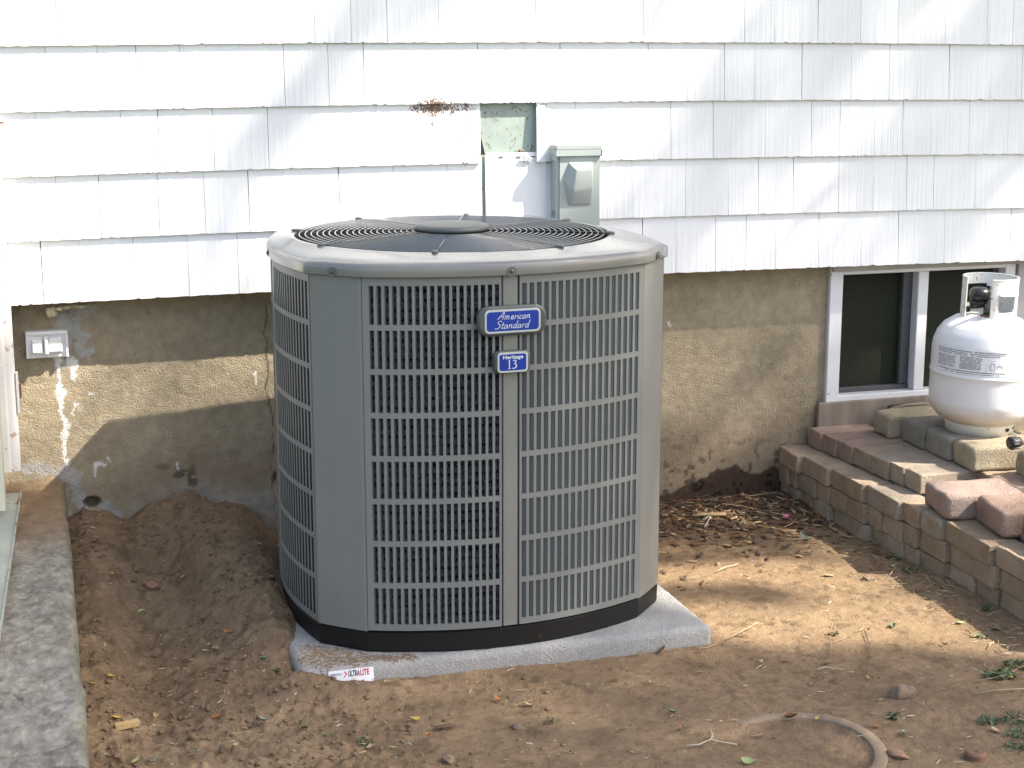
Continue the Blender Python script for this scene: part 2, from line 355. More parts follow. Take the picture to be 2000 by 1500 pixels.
tag(link('ground', grid_mesh('ground', GX, GY, gfn, ground_col), dirt_m, smooth=True), 'bare brown dirt, loose on the left and trodden on the right', kind='structure')
fb = MB(); fb.quad((-150, -150, -.05), (150, -150, -.05), (150, 150, -.05), (-150, 150, -.05))
tag(fb.build('lawn', lawn_m), 'grassy yard beyond the bare dirt', kind='structure')
def gz1(x, y): return float(ground_z(np.array([x]), np.array([y]))[0])
def on_ground(px, py):
    z = 0.0
    for _ in range(6): p = on_level(px, py, z); z = gz1(p[0], p[1])
    return p[0], p[1], z

# ================================================================= HOUSE
house = empty('house', 'white shingled house wall on a tan stucco foundation with a basement window', 'house')
WX0, WX1, WZ0, WZ1 = 2.475, 3.16, .305, .748       # window opening
# foundation
def drip(X, Z, pts, w, seed, amp=.012, fs=55):
    d = seg_dist(X+(fbm(X*fs, Z*fs*.6, 3, seed)-.5)*amp*2, Z+(fbm(X*fs, Z*fs, 2, seed+5)-.5)*amp, pts)
    return sstep(w, w*.55, d+(fbm(X*120, Z*120, 2, seed+9)-.5)*w*1.3)
def P2(px, py): p = on_wall(px, py, FY); return (p[0], p[2])
def fcol(X, Z):
    k = .86+.30*fbm(X*6, Z*6, 4, 101)+.20*(fbm(X*60, Z*60, 2, 111)-.5)
    c = np.stack([.40*k, .33*k, .228*k], 0)
    # brown damp band and grime towards the soil
    b = sstep(.36, .14, Z+.12*(fbm(X*5, Z*5, 4, 121)-.5))*.55*sstep(.15, .5, X+.1)
    c = c*(1-b)+np.stack([.26*k, .185*k, .115*k], 0)*b
    
    gr = sstep(.24, .10, Z+.10*(fbm(X*9, Z*9, 4, 131)-.5))*sstep(.35, .5, fbm(X*7, Z*7, 3, 141))*sstep(.2, .35, X)*(1-sstep(1.0, 1.2, X))
    c = c*(1-.75*gr)+np.stack([.46*k, .42*k, .35*k], 0)*.75*gr
    # wet dark soil splash on the right wall: a jagged hill
    prof = .03+.075*np.exp(-((X-2.16)/.075)**2)+.065*np.exp(-((X-2.30)/.06)**2)+.045*np.exp(-((X-2.05)/.08)**2)+.012*(fbm(X*40, X*0+3, 3, 151)-.5)*2
    sp = sstep(.006, -.004, Z-prof)*sstep(1.7, 1.8, X)
    c = c*(1-sp)+np.stack([.085*k, .055*k, .038*k], 0)*sp
    dots = sstep(.66, .70, fbm(X*42, Z*42, 2, 161))*sstep(.28, .08, Z)*sstep(1.7, 1.9, X); c = c*(1-.6*dots)
    dots = sstep(.68, .73, fbm(X*26+7, Z*26, 3, 162))*sstep(.30, .20, Z)*sstep(.16, .2, Z)*sstep(.25, .35, X)*(1-sstep(.7, .8, X)); c = c*(1-.65*dots)
    # grey mortar smear and white drips on the left
    wh = drip(X, Z, [P2(112, 690), P2(118, 760), P2(124, 810), P2(127, 870), P2(130, 905)], .0095, 201)
    wh = np.maximum(wh, drip(X, Z, [P2(140, 705), P2(143, 735)], .012, 211))
    wh = np.maximum(wh, drip(X, Z, [P2(143, 810), P2(147, 785), P2(155, 790)], .005, 221))
    wh = np.maximum(wh, drip(X, Z, [P2(185, 930), P2(187, 905), P2(203, 908)], .0055, 231, .004))
    wh = np.maximum(wh, drip(X, Z, [P2(208, 892), P2(215, 900)], .003, 241, .002))
    wh = np.maximum(wh, drip(X, Z, [P2(174, 771), P2(182, 769)], .003, 242, .002))
    wh = np.maximum(wh, drip(X, Z, [P2(499, 727), P2(499, 750)], .0028, 243, .002)); wh = np.maximum(wh, drip(X, Z, [P2(498, 730), P2(499, 731)], .0045, 244, .001))
    wh = np.maximum(wh, drip(X, Z, [P2(1306, 629), P2(1309, 638)], .003, 245, .001)); wh = np.maximum(wh, drip(X, Z, [P2(345, 905), P2(348, 920)], .003, 246, .002))
    gy = drip(X, Z, [P2(150, 612), P2(140, 640), P2(146, 690), P2(137, 705)], .020, 251, .03, 30)
    gy = np.maximum(gy, drip(X, Z, [P2(160, 660), P2(175, 655)], .010, 261, .02)); gy = np.maximum(gy, drip(X, Z, [P2(165, 692), P2(178, 683)], .011, 262, .02)); gy = np.maximum(gy, drip(X, Z, [P2(145, 608), P2(180, 607)], .014, 263, .02))
    gy = np.maximum(gy, drip(X, Z, [P2(120, 608), P2(122, 640)], .018, 264, .02))
    gy = np.maximum(gy, drip(X, Z, [P2(140, 925), P2(145, 960), P2(160, 1000)], .020, 271, .03)); gy = np.maximum(gy, .8*drip(X, Z, [P2(45, 912), P2(90, 915), P2(135, 930)], .022, 281, .03))
    gy = np.maximum(gy, drip(X, Z, [P2(205, 985), P2(222, 1000)], .018, 291, .03, 60))
    c = c*(1-.8*gy)+np.stack([.46*k, .46*k, .45*k], 0)*.8*gy
    c = c*(1-wh)+np.stack([.78*k, .76*k, .72*k], 0)*wh
    # crack, then the shade inside the hole painted dark
    ck = sstep(.0026, .0008, seg_dist(X+(fbm(X*20, Z*40, 3, 301)-.5)*.02, Z, [P2(524, 590), P2(517, 640), P2(520, 700), P2(522, 770), P2(528, 800), P2(535, 990)]))
    c = c*(1-.72*ck)
    ho = sstep(.026, .016, np.hypot((X-P2(180, 982)[0]), (Z-P2(180, 982)[1])*1.5)+.01*(fbm(X*60, Z*60, 2, 311)-.5)); c = c*(1-.55*ho)
    return c[0], c[1], c[2]
def ffn(X, Z):
    d = (fbm(X*70, Z*70, 3, 401)-.5)*.0025+(fbm(X*7, Z*7, 3, 411)-.5)*.006
    ho = sstep(.030, .014, np.hypot((X-P2(180, 982)[0]), (Z-P2(180, 982)[1])*1.5))
    return X, FY+d+.03*ho, Z
fxs = np.concatenate([np.arange(-2.5, -.06, .12), np.arange(-.06, .86, .0045), np.arange(.86, 1.7, .02), np.arange(1.7, WX0-.003, .006), [WX0, (WX0+WX1)/2, WX1], np.arange(WX1+.06, 6, .12)])
fzs = np.concatenate([np.arange(-.20, WZ0-.002, .0045), [WZ0], np.arange(WZ0+.0045, WZ1-.002, .0045), [WZ1, .775]])
fzs = fzs[::1]
link('foundation', grid_mesh('foundation', fxs, fzs, ffn, fcol, skip=lambda x, z: (x > WX0) & (x < WX1) & (z > WZ0) & (z < WZ1)), stucco_m, house, smooth=True)
# sill underside and sheathing
m = MB(); m.box(-2.5, 6, .0005, .30, .757, .775); m.build('sill_plate', trim_m, house)
m = MB(); m.box(-2.5, 6, .0048, .06, .7752, 3.2); m.build('sheathing', sheath_m, house)
# shingles: row bottoms (z) and the joints read off the photograph
def zrow(base, x): return base + .010*(1-min(((x-1.5)/1.55)**2, 1.3))
ROWZ = [1.432, 1.262, 1.092, .920, .749]
ROWPY = [86, 208, 318, 440, 560]
JO = [[113, 214, 340, 456, 527, 614, 685, 755, 855, 954, 1044, 1153, 1254, 1315, 1389, 1450, 1509, 1593, 1676, 1750, 1841, 1923, 1973],
      [94, 195, 270, 355, 469, 556, 642, 711, 820, 933, 1023, 1092, 1164, 1263, 1338, 1411, 1470, 1561, 1657, 1731, 1785, 1847, 1927, 1989],
      [74, 165, 240, 312, 418, 524, 618, 736, 844, 910, 937, 1045, 1062, 1122, 1216, 1307, 1389, 1490, 1580, 1635, 1702, 1757, 1811, 1886, 1961],
      [39, 114, 197, 311, 401, 487, 557, 663, 768, 874, 940, 947, 990, 1066, 1140, 1231, 1335, 1418, 1477, 1544, 1632, 1699, 1764, 1816, 1897, 1982],
      [84, 157, 263, 369, 466, 560, 655, 740, 850, 950, 1050, 1150, 1252, 1316, 1393, 1452, 1510, 1593, 1675, 1747, 1836, 1915, 1964]]
def shingle_mesh(w, z0, z1, seed, yoff=0.0, tilt=0.0):
    g = .0006; th = .0090-yoff; n = 20; rr = random.Random(seed); slant = rr.uniform(-.0012, .0012)
    H = z1-z0; yb = -.0145+yoff; yt = -.0012+yoff; v = []; f = []
    lo_ = rr.uniform(0, 6); dz = [rr.uniform(-.0004, .0004)+.0005*math.sin(k*.7+lo_)+(rr.uniform(.0015, .003) if rr.random() < .07 else 0) for k in range(n+1)]
    for k in range(n+1):
        x = g+(w-2*g)*k/n
        zb = dz[k]+tilt*x
        v += [(x, yb+rr.uniform(-.0004, .0004), zb), (x+slant, yb+(yt-yb)*.92, H), (x+slant, yt+.0018, H), (x, yb+th, zb)]
    for k in range(n):
        a = k*4; b = a+4
        f += [(a, b, b+1, a+1), (a+3, b+3, b, a), (b+2, a+2, a+1, b+1), (a+3, a+2, b+2, b+3)]
    f += [(0, 1, 2, 3), (n*4+3, n*4+2, n*4+1, n*4)]
    me = bpy.data.meshes.new('shingle'); me.from_pydata(v, [], f); me.update(); return me
def put_shingle(x0, x1, base, ztop, seed, m=shingle_m, yoff=0.0, zadd=0.0):
    zb = zrow(base, (x0+x1)/2)+zadd; tilt = (zrow(base, x1)-zrow(base, x0))/max(x1-x0, .01)
    me = shingle_mesh(x1-x0, zb, ztop, seed, yoff, tilt)
    return link('shingle', me, m, house, loc=(x0, 0, zb-tilt*(x1-x0)/2))
sd = 0
for ri, (zb, py, js) in enumerate(zip(ROWZ, ROWPY, JO)):
    xs = [on_wall(j, py)[0] for j in js]
    first = xs[0]-.115; pre = []
    while first > -.35: pre.insert(0, first); first -= random.uniform(.09, .13)
    post_ = []; xx = xs[-1]+random.uniform(.1, .15)
    while xx < 3.6: post_.append(xx); xx += random.uniform(.1, .16)
    allx = pre+xs+post_; ztop = zb+.20 if ri else zb+.20
    for a, b in zip(allx[:-1], allx[1:]):
        sd += 1
        ja = js[xs.index(a)] if a in xs else None
        if ri == 2 and ja == 937: continue                      # the missing shingle
        if ri == 3 and ja == 940: continue                      # gap beside the lifted shingle
        zt = ztop; yo = 0.0; mm = shingle_m
        if ri == 3 and ja in (947, 990): zt = on_wall(960, 300)[2]+.002; yo = -.001
        if ri == 3 and ja == 1066: zt = on_wall(1060, 318)[2]
        if ri == 2 and ja == 1045: yo = -.007
        stained = (ri in (1, 2, 3)) and ja is not None and 700 < ja < 1070
        o = put_shingle(a, b, zb, zt, sd, shingle_stain_m if stained else shingle_m, yo)
        if stained:                                            # needs a finer mesh to carry the brown specks
            bm = bmesh.new(); bm.from_mesh(o.data); bmesh.ops.subdivide_edges(bm, edges=bm.edges[:], cuts=5, use_grid_fill=True); bmesh.ops.subdivide_edges(bm, edges=bm.edges[:], cuts=1, use_grid_fill=True); bm.to_mesh(o.data); bm.free()
            ox, oz = o.location.x, o.location.z
            def sc(co, ox=ox, oz=oz):
                X = co[:, 0]+ox; Z = co[:, 2]+oz; D = np.zeros(len(X))
                for (px, py_, r, s_) in ((845, 209, .07, .62), (812, 212, .03, .55), (875, 212, .05, .58), (906, 208, .05, .52), (842, 228, .010, .62), (843, 245, .008, .6), (820, 235, .05, .36), (860, 222, .05, .42), (900, 262, .016, .55), (940, 302, .022, .68), (905, 320, .03, .48), (910, 250, .05, .38), (1060, 290, .014, .5), (1023, 314, .024, .55), (1058, 207, .05, .45), (800, 190, .07, .33), (942, 205, .014, .6), (995, 207, .04, .4)):
                    p = on_wall(px, py_); D = np.maximum(D, s_*np.exp(-(((X-p[0])/r)**2+((Z-p[2])/(r*.5))**2)*.6))
                return D*1.12
            vmask(o.data, sc)
# rows above the picture and beyond its sides: one plain run of courses
m = MB()
for k in range(5, 10):
    zb = 1.432+.17*(k-4); m.add([(-2.5, -.0095, zb), (6, -.0095, zb), (6, -.0015, zb+.2), (-2.5, -.0015, zb+.2), (-2.5, -.004, zb), (6, -.004, zb), (6, .004, zb+.2), (-2.5, .004, zb+.2)], [(0, 1, 2, 3), (4, 5, 1, 0), (3, 2, 6, 7), (5, 4, 7, 6), (0, 3, 7, 4), (1, 5, 6, 2)])
for zb in ROWZ:
    for xa, xb in ((-2.5, -.36), (3.75, 6)):
        m.add([(xa, -.0095, zb), (xb, -.0095, zb), (xb, -.0015, zb+.2), (xa, -.0015, zb+.2), (xa, -.004, zb), (xb, -.004, zb), (xb, .004, zb+.2), (xa, .004, zb+.2)], [(0, 1, 2, 3), (4, 5, 1, 0), (3, 2, 6, 7), (5, 4, 7, 6), (0, 3, 7, 4), (1, 5, 6, 2)])
tag(m.build('siding_courses', shingle_m, house), 'further courses of the same white shingles beyond the frame', kind='stuff')
# rough nail slots / torn flap at the repair
m = MB()
for px in (978, 1012, 1040):
    p = on_wall(px, 306); m.box(p[0]-.007, p[0]+.007, -.0075, -.002, p[2]-.001, p[2]+.001)
m.build('nail_slot', dark_m, house)
p = on_wall(1027, 309); me = bevel_box_mesh('torn_shingle_flap', -.012, .012, -.004, .003, -.007, .007, .001, 1, .003, 3); link('torn_shingle_flap', me, vent_m, house, loc=(p[0], -.012, p[2]), rot=(.3, .2, .1))
me = bevel_box_mesh('rust_lump', -.007, .007, -.004, .004, -.004, .004, .002, 1, .004, 5, 1); p = on_wall(1019, 294); link('rust_lump', me, stone_m, house, loc=(p[0], .001, p[2]))
m = MB(); a = on_wall(938, 258); b = on_wall(938, 300); c_ = on_wall(946, 302)
m.add([(a[0], .0035, a[2]), (b[0]-.001, .0035, b[2]), (c_[0]+.003, .0035, c_[2])], [(0, 1, 2)]); m.build('torn_paper_hole', dark_m, house)

# window
win = bpy.data.objects.new('window', None); C.objects.link(win); win.parent = house; win['label'] = 'sliding basement window with dark screened panes'
def wbox(name, x0, x1, y0, y1, z0, z1, m, bev=.0025): return link(name, bevel_box_mesh(name, x0, x1, y0, y1, z0, z1, bev, 1), m, win)
wbox('jamb', WX0-.004, 2.517, .058, .17, WZ0-.004, WZ1, frame_m); wbox('jamb', 3.112, 3.150, .062, .17, WZ0-.004, WZ1, frame_m)
wbox('head', 2.5175, 3.1115, .060, .17, .716, WZ1, frame_m); wbox('mullion', 2.792, 2.830, .066, .15, WZ0+.018, .7155, frame_m)
wbox('bottom_rail', 2.5175, 3.1115, .062, .16, WZ0-.004, WZ0+.0175, frame_m)
wbox('sash_stile', 2.757, 2.7915, .100, .135, .3395, .7155, sash_m); wbox('sash_rail', 2.5175, 2.7915, .098, .135, .3235, .339, sash_m); wbox('sash_stile', 3.090, 3.1115, .100, .135, .3235, .7155, sash_m)
m = MB(); m.box(2.5175, 2.7565, .118, .122, .3395, .7155); m.build('pane', pane_m, win)
m = MB(); m.box(2.8305, 3.0895, .106, .110, .3235, .7155); m.build('pane', pane_m, win)
m = MB(); m.box(WX0, WX1, .18, .20, WZ0-.02, WZ1+.01); m.build('dark_room_behind', dark_m, win)
wbox('side_trim', 3.155, 3.25, .052, .11, WZ0-.02, WZ1, trim_m)
wbox('top_trim', WX0, 3.25, .050, .059, .728, .756, trim_m)

# foam under the siding
bm = bmesh.new(); pA = on_wall(108, 607, .02)
for k in range(9):
    px = 98+k*9; q = on_wall(px, 604+(8 if k in (0, 1) else 0)-(k*.8), .02); mt = Matrix.Translation((q[0], .02+random.uniform(-.01, .02), q[2]))@Matrix.Diagonal((.012, .012, .005+(.012 if k in (0, 1) else 0)*1, 1))
    bmesh.ops.create_icosphere(bm, subdivisions=2, radius=1, matrix=mt)
for v in bm.verts: v.co += Vector([mnoise.noise(v.co*90+Vector((k*5, 0, 0))) for k in range(3)])*.006
me = bpy.data.meshes.new('foam_bead'); bm.to_mesh(me); bm.free(); link('foam_bead', me, foam_m, house, smooth=True)

# plywood board under the window
me = bevel_box_mesh('plywood_board', 2.44, 3.32, .045, .060, .13, .306, .002, 1)
tag(link('plywood_board', me, ply_m), 'weathered grey plywood board standing below the basement window behind the pavers', 'board')

# white wall box
vb = empty('wall_vent_box', 'small white plastic box with two raised squares on the stucco wall, left', 'vent box', (.073, FY, .627))
hw, hh = .057, .038
link('back_plate', bevel_box_mesh('back_plate', -hw, hw, -.020, .006, -hh, hh, .003, 2), vent_m, vb)
m = MB(); m.box(-hw+.002, hw-.002, -.0275, -.0205, hh-.009, hh-.001); m.box(-hw+.002, -hw+.007, -.0275, -.0205, -hh+.002, hh-.0095); m.box(hw-.007, hw-.002, -.0275, -.0205, -hh+.002, hh-.0095); m.build('raised_rim', vent_m, vb)
link('raised_square', bevel_box_mesh('raised_square', -.041, -.013, -.036, -.0205, -.022, .017, .003, 2), vent_m, vb)
link('raised_square', bevel_box_mesh('raised_square', .004, .040, -.034, -.0205, -.022, .020, .004, 2), vent_m, vb)
link('centre_ridge', bevel_box_mesh('centre_ridge', -.008, .003, -.040, -.0205, -.026, .026, .003, 2), vent_m, vb)

# cellar bulkhead
bh = empty('cellar_door', 'white painted steel cellar door edge with rust specks at the left border', 'cellar door', (0, 0, 0))
m = MB()
pr = []
for k in range(7): a = -math.pi/2+math.pi/2*k/6; pr.append((-.034+.018*math.cos(a), -.032+.018*math.sin(a)))
prof = [(-.30, -.055), (-.046, -.055), (-.040, -.050)]+pr+[(-.016, .0), (-.30, .0)]
n = len(prof); zt0, zt1 = .300, 1.235
v = [(x+.022*0, y, zt0) for x, y in prof]+[(x, y, zt1) for x, y in prof]
m.add(v, [(i, (i+1) % n, n+(i+1) % n, n+i) for i in range(n)]+[tuple(range(n))[::-1], tuple(range(n, 2*n))]); m.build('corner_post', post_m, bh, smooth=False)
m = MB(); m.box(-.075, -.060, -.30, -.0555, .262, 1.0); m.build('side_panel', cream_m, bh)
a = on_level(42, 914, .242); b = on_level(0, 1270, .242)
m = MB(); x0, x1 = -.018, -.076
m.add([(-.11, -.056, .236), (x0, -.056, .236), (-.080, -1.30, .236), (-.2, -1.30, .236), (-.11, -.056, .2415), (x0, -.056, .2415), (-.080, -1.30, .2415), (-.2, -1.30, .2415)], [(3, 2, 1, 0), (4, 5, 6, 7), (0, 1, 5, 4), (1, 2, 6, 5), (2, 3, 7, 6), (3, 0, 4, 7)])
m.add([(-.022, -.056, .2416), (x0, -.056, .2416), (-.080, -1.30, .2416), (-.084, -1.30, .2416), (-.022, -.056, .247), (x0, -.056, .247), (-.080, -1.30, .247), (-.084, -1.30, .247)], [(3, 2, 1, 0), (4, 5, 6, 7), (0, 1, 5, 4), (1, 2, 6, 5), (2, 3, 7, 6), (3, 0, 4, 7)])
m.build('floor_flange', flange_m, bh)
m = MB(); m.box(-.0155, -.009, -.045, -.028, .46, .572); m.build('latch_plate', vent_m, bh)
m = MB(); m.box(-.0085, -.003, -.043, -.030, .50, .54); m.build('latch', rust_m, bh)
m = MB(); m.box(-.2, -.004, -.075, -.0555, 1.236, 1.242); m.build('top_cap', terra_m, bh)

# concrete kerb
def kx(y): return .098-.025*np.clip((-y)/1.7, 0, 1)*1.0
kbm_prof = [(0, 1)]
def kerb_mesh():
    ys = np.concatenate([np.arange(FY-.02, -1.83, -.0045), [-1.835, -1.845, -1.86]]); ts = np.concatenate([np.linspace(0, .5, 12), np.linspace(.51, .86, 56), np.linspace(.87, 1, 26)])
    def fn(T, Y):
        yc = np.maximum(Y, -1.835); xe = kx(yc)+.004*(fbm(yc*9, yc*0, 3, 601)-.5)*3
        top = .226; s = np.clip((T-.87)/.13, 0, 1); flat = np.clip(T/.87, 0, 1)
        ang = np.clip(s*2.2, 0, 1)*math.pi/2; r = .022
        X = np.where(T < .87, -.45+(xe-r+.45)*flat, xe-r+r*np.sin(ang)); Z = np.where(T < .87, top, top-r+r*np.cos(ang))
        down = np.clip((s*2.2-1)/1.2, 0, 1); Z = Z-down*.34
        nz = (fbm(X*14, Y*14, 4, 611)-.5)*.012+(fbm(X*70, Y*70, 3, 621)-.5)*.004
        d = seg_dist(X, Y, [tuple(on_level(q[0], q[1], .226)[:2]) for q in ((-5, 1481), (60, 1475), (100, 1462), (125, 1458), (142, 1446))]); d = d+.004*(fbm(X*60, Y*60, 2, 631)-.5)
        nz = nz-.012*sstep(.0045, .001, d)
        d2 = seg_dist(X, Y, [tuple(on_level(q[0], q[1], .226)[:2]) for q in ((25, 1358), (40, 1370), (90, 1368), (140, 1372))]); nz = nz-.006*sstep(.003, .001, d2)
        # broken rough bit where the kerb meets the wall
        nz = nz+.028*np.exp(-((Y-.06)/.05)**2)*(fbm(X*25, Y*25, 3, 641))
        return X+nz*.5*down, np.where(Y < -1.835, -1.835+(Y+1.835)*.3, Y), np.where(Y < -1.835, Z-(-(Y+1.835))/.025*.3, Z)+nz*(1-down)
    def cf(T, Y):
        X = -.45+.55*T; k = .80+.5*fbm(X*8, Y*8, 4, 651)+.22*(fbm(X*50, Y*50, 3, 661)-.5)
        dirt = sstep(-.75, -.28, Y+.30*(fbm(X*7, Y*7, 3, 671)-.5)); dk = sstep(-.9, -1.15, Y)*sstep(-1.35, -1.2, Y)*sstep(-.02, -.1, X-.05)
        c = np.stack([.215*k, .20*k, .165*k], 0)
        mot = sstep(.47, .60, fbm(X*60, Y*26, 5, 681, .65)); c = c*(1-.28*mot); mo2 = sstep(.58, .66, fbm(X*150, Y*70, 3, 682)); c = c*(1+.35*mo2)
        lt = sstep(.52, .62, fbm(X*34+3, Y*13, 5, 691, .65))*sstep(-1.15, -1.35, Y+.1*fbm(X*9, Y*9, 2, 3))+.6*sstep(.55, .62, fbm(X*50+3, Y*18, 5, 692, .65)); lt = np.clip(lt, 0, 1); c = c*(1-.45*lt)+np.stack([.34*k, .325*k, .275*k], 0)*.45*lt
        c = c*(1-dirt)+np.stack([.22*k, .155*k, .095*k], 0)*dirt
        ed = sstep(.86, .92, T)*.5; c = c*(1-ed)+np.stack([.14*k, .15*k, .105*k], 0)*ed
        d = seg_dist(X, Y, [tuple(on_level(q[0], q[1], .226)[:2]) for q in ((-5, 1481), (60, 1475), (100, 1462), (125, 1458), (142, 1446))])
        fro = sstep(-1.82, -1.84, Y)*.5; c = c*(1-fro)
        return c[0], c[1], c[2]
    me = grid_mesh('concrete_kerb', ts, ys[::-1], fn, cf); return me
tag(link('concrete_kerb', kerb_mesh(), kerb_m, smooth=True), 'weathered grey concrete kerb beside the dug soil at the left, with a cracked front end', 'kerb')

# ================================================================= DISCONNECT BOX
bx = empty('disconnect_box', 'grey metal electrical disconnect box on the white shingles behind the condenser', 'electrical box', (1.578, -.010, 1.0))
w2 = .066
link('enclosure', bevel_box_mesh('enclosure', -w2, w2, -.050, 0, -.13, .138, .003, 2), box_m, bx)
m = MB(); m.box(-w2+.010, w2+.001, -.0545, -.0505, -.13, .122); m.build('front_cover', box_m, bx)
link('rain_lid', bevel_box_mesh('rain_lid', -w2-.003, w2+.004, -.062, .001, .1385, .152, .002, 2), box_m, bx)
m = MB(); m.box(-w2-.004, w2+.004, -.0635, -.0585, .121, .1384); m.box(-w2-.0045, -w2-.0005, -.058, -.006, .108, .1383); m.box(w2+.0012, w2+.0045, -.0635, -.006, .118, .1383); m.build('lid_lip', box_m, bx)
# pulled-out hump: hipped form
x0, x1 = -.044, .043; zt, zb = .103, -.024
v = [(x0+.014, -.0548, zt), (x1, -.0548, zt), (x1, -.0548, zb), (x0+.014, -.0548, zb), (x0, -.0548, .05), (x0+.028, -.083, zt-.020), (x1-.008, -.083, zt-.020), (x1-.004, -.076, .03), (x1-.012, -.060, zb+.006), (x0+.022, -.060, zb+.006), (x0+.022, -.078, .02), (x1-.02, -.083, zt-.03)]
m = MB(); A, B, C_, D_, E_, F_, G_, H_, I_, J_, K_, _ = range(12)
m.add(v, [(B, A, F_, G_), (C_, B, G_, H_), (C_, H_, I_), (D_, C_, I_, J_), (A, E_, K_, F_), (E_, D_, J_, K_), (F_, K_, H_, G_), (K_, J_, I_, H_)])
hm = m.build('cover_hump', box_m, bx); md = hm.modifiers.new('b', 'BEVEL'); md.width = .004; md.segments = 3; md.limit_method = 'NONE'
for p in hm.data.polygons: p.use_smooth = True
m = MB(); m.lathe([(0, 0), (.0095, 0), (.0095, .0018), (.0080, .0022), (.0078, .0010), (.0, .0010)], 20); o = m.build('knockout', box_d, bx, loc=(-w2-.0005, -.030, -.045), rot=(0, -R(90), 0))
m = MB(); m.lathe([(0, 0), (.0028, 0), (.0022, .0015), (0, .002)], 10); m.build('rivet', box_d, bx, loc=(-w2-.0046, -.032, .123), rot=(0, -R(90), 0))

# ================================================================= CONDENSER
ac = empty('air_conditioner', 'grey outdoor condenser with slotted sides, round fan guard and blue badge', 'air conditioner', (*AC_C, 0), AC_A)
Hs, Ds, CH = .345, .44, .095
# faces: (start, end, bow)
FACES = {'front': ((-.345, -.44), (.345, -.44), .080), 'right': ((.44, -.345), (.44, .10), .026), 'back': ((.345, .385), (-.345, .385), .0), 'left': ((-.44, .10), (-.44, -.345), .026)}
CHAM = {'front_left': ((-.44, -.345), (-.345, -.44)), 'front_right': ((.345, -.44), (.44, -.345)), 'back_right': ((.44, .10), (.345, .385)), 'back_left': ((-.345, .385), (-.44, .10))}
def face_pt(name, t, off=0.0):
    (ax, ay), (bx_, by), bow = FACES[name]; L = math.hypot(bx_-ax, by-ay); tx, ty = (bx_-ax)/L, (by-ay)/L; nx, ny = ty, -tx
    b = bow*(1-(2*t-1)**2); sl_ = -4*bow*(2*t-1)/L; q = math.hypot(1, sl_); mx, my = (nx-tx*sl_)/q, (ny-ty*sl_)/q
    return ax+tx*L*t+nx*b+mx*off, ay+ty*L*t+ny*b+my*off
def outline(off=0.0, nface=24):
    P = []
    for f1, c1 in (('front', 'front_right'), ('right', 'back_right'), ('back', 'back_left'), ('left', 'front_left')):
        for k in range(nface+1): P.append(face_pt(f1, k/nface, off))
        (a, b), (c, d) = CHAM[c1]; 
        for k in range(1, 3): t = k/3; L = .7071; P.append((a+(c-a)*t, b+(d-b)*t) if off == 0 else None)
    # offset chamfers along their normals
    out = []; 
    for i, p in enumerate(P): out.append(p)
    res = []; 
    for i, p in enumerate(out):
        if p is None:
            j0 = i-1
            while out[j0] is None: j0 -= 1
            j1 = i+1
            while out[j1 % len(out)] is None: j1 += 1
            t = (i-j0)/(j1-j0); a = out[j0]; b = out[j1 % len(out)]; res.append((a[0]+(b[0]-a[0])*t, a[1]+(b[1]-a[1])*t))
        else: res.append(p)
    return res
Z0, Z1 = .105, .934
def loft(m, loops, mi=0):
    n = len(loops[0]); b = len(m.v)
    for lp in loops: m.v += [tuple(p) for p in lp]
    for i in range(len(loops)-1):
        for k in range(n): k2 = (k+1) % n; m.f.append((b+i*n+k, b+i*n+k2, b+(i+1)*n+k2, b+(i+1)*n+k)); m.mi.append(mi)
# base pan
m = MB(); oA = outline(0); 
def lp(off, z, src=None): return [(x, y, z) for x, y in outline(off)]
loft(m, [lp(-.006, .0505), lp(-.003, .056), lp(-.002, .098), lp(-.010, .1035), lp(-.06, .1035)])
b0 = len(m.v); m.add(lp(-.06, .1035), [tuple(range(len(oA)))]); m.build('base_pan', blackpan_m, ac)
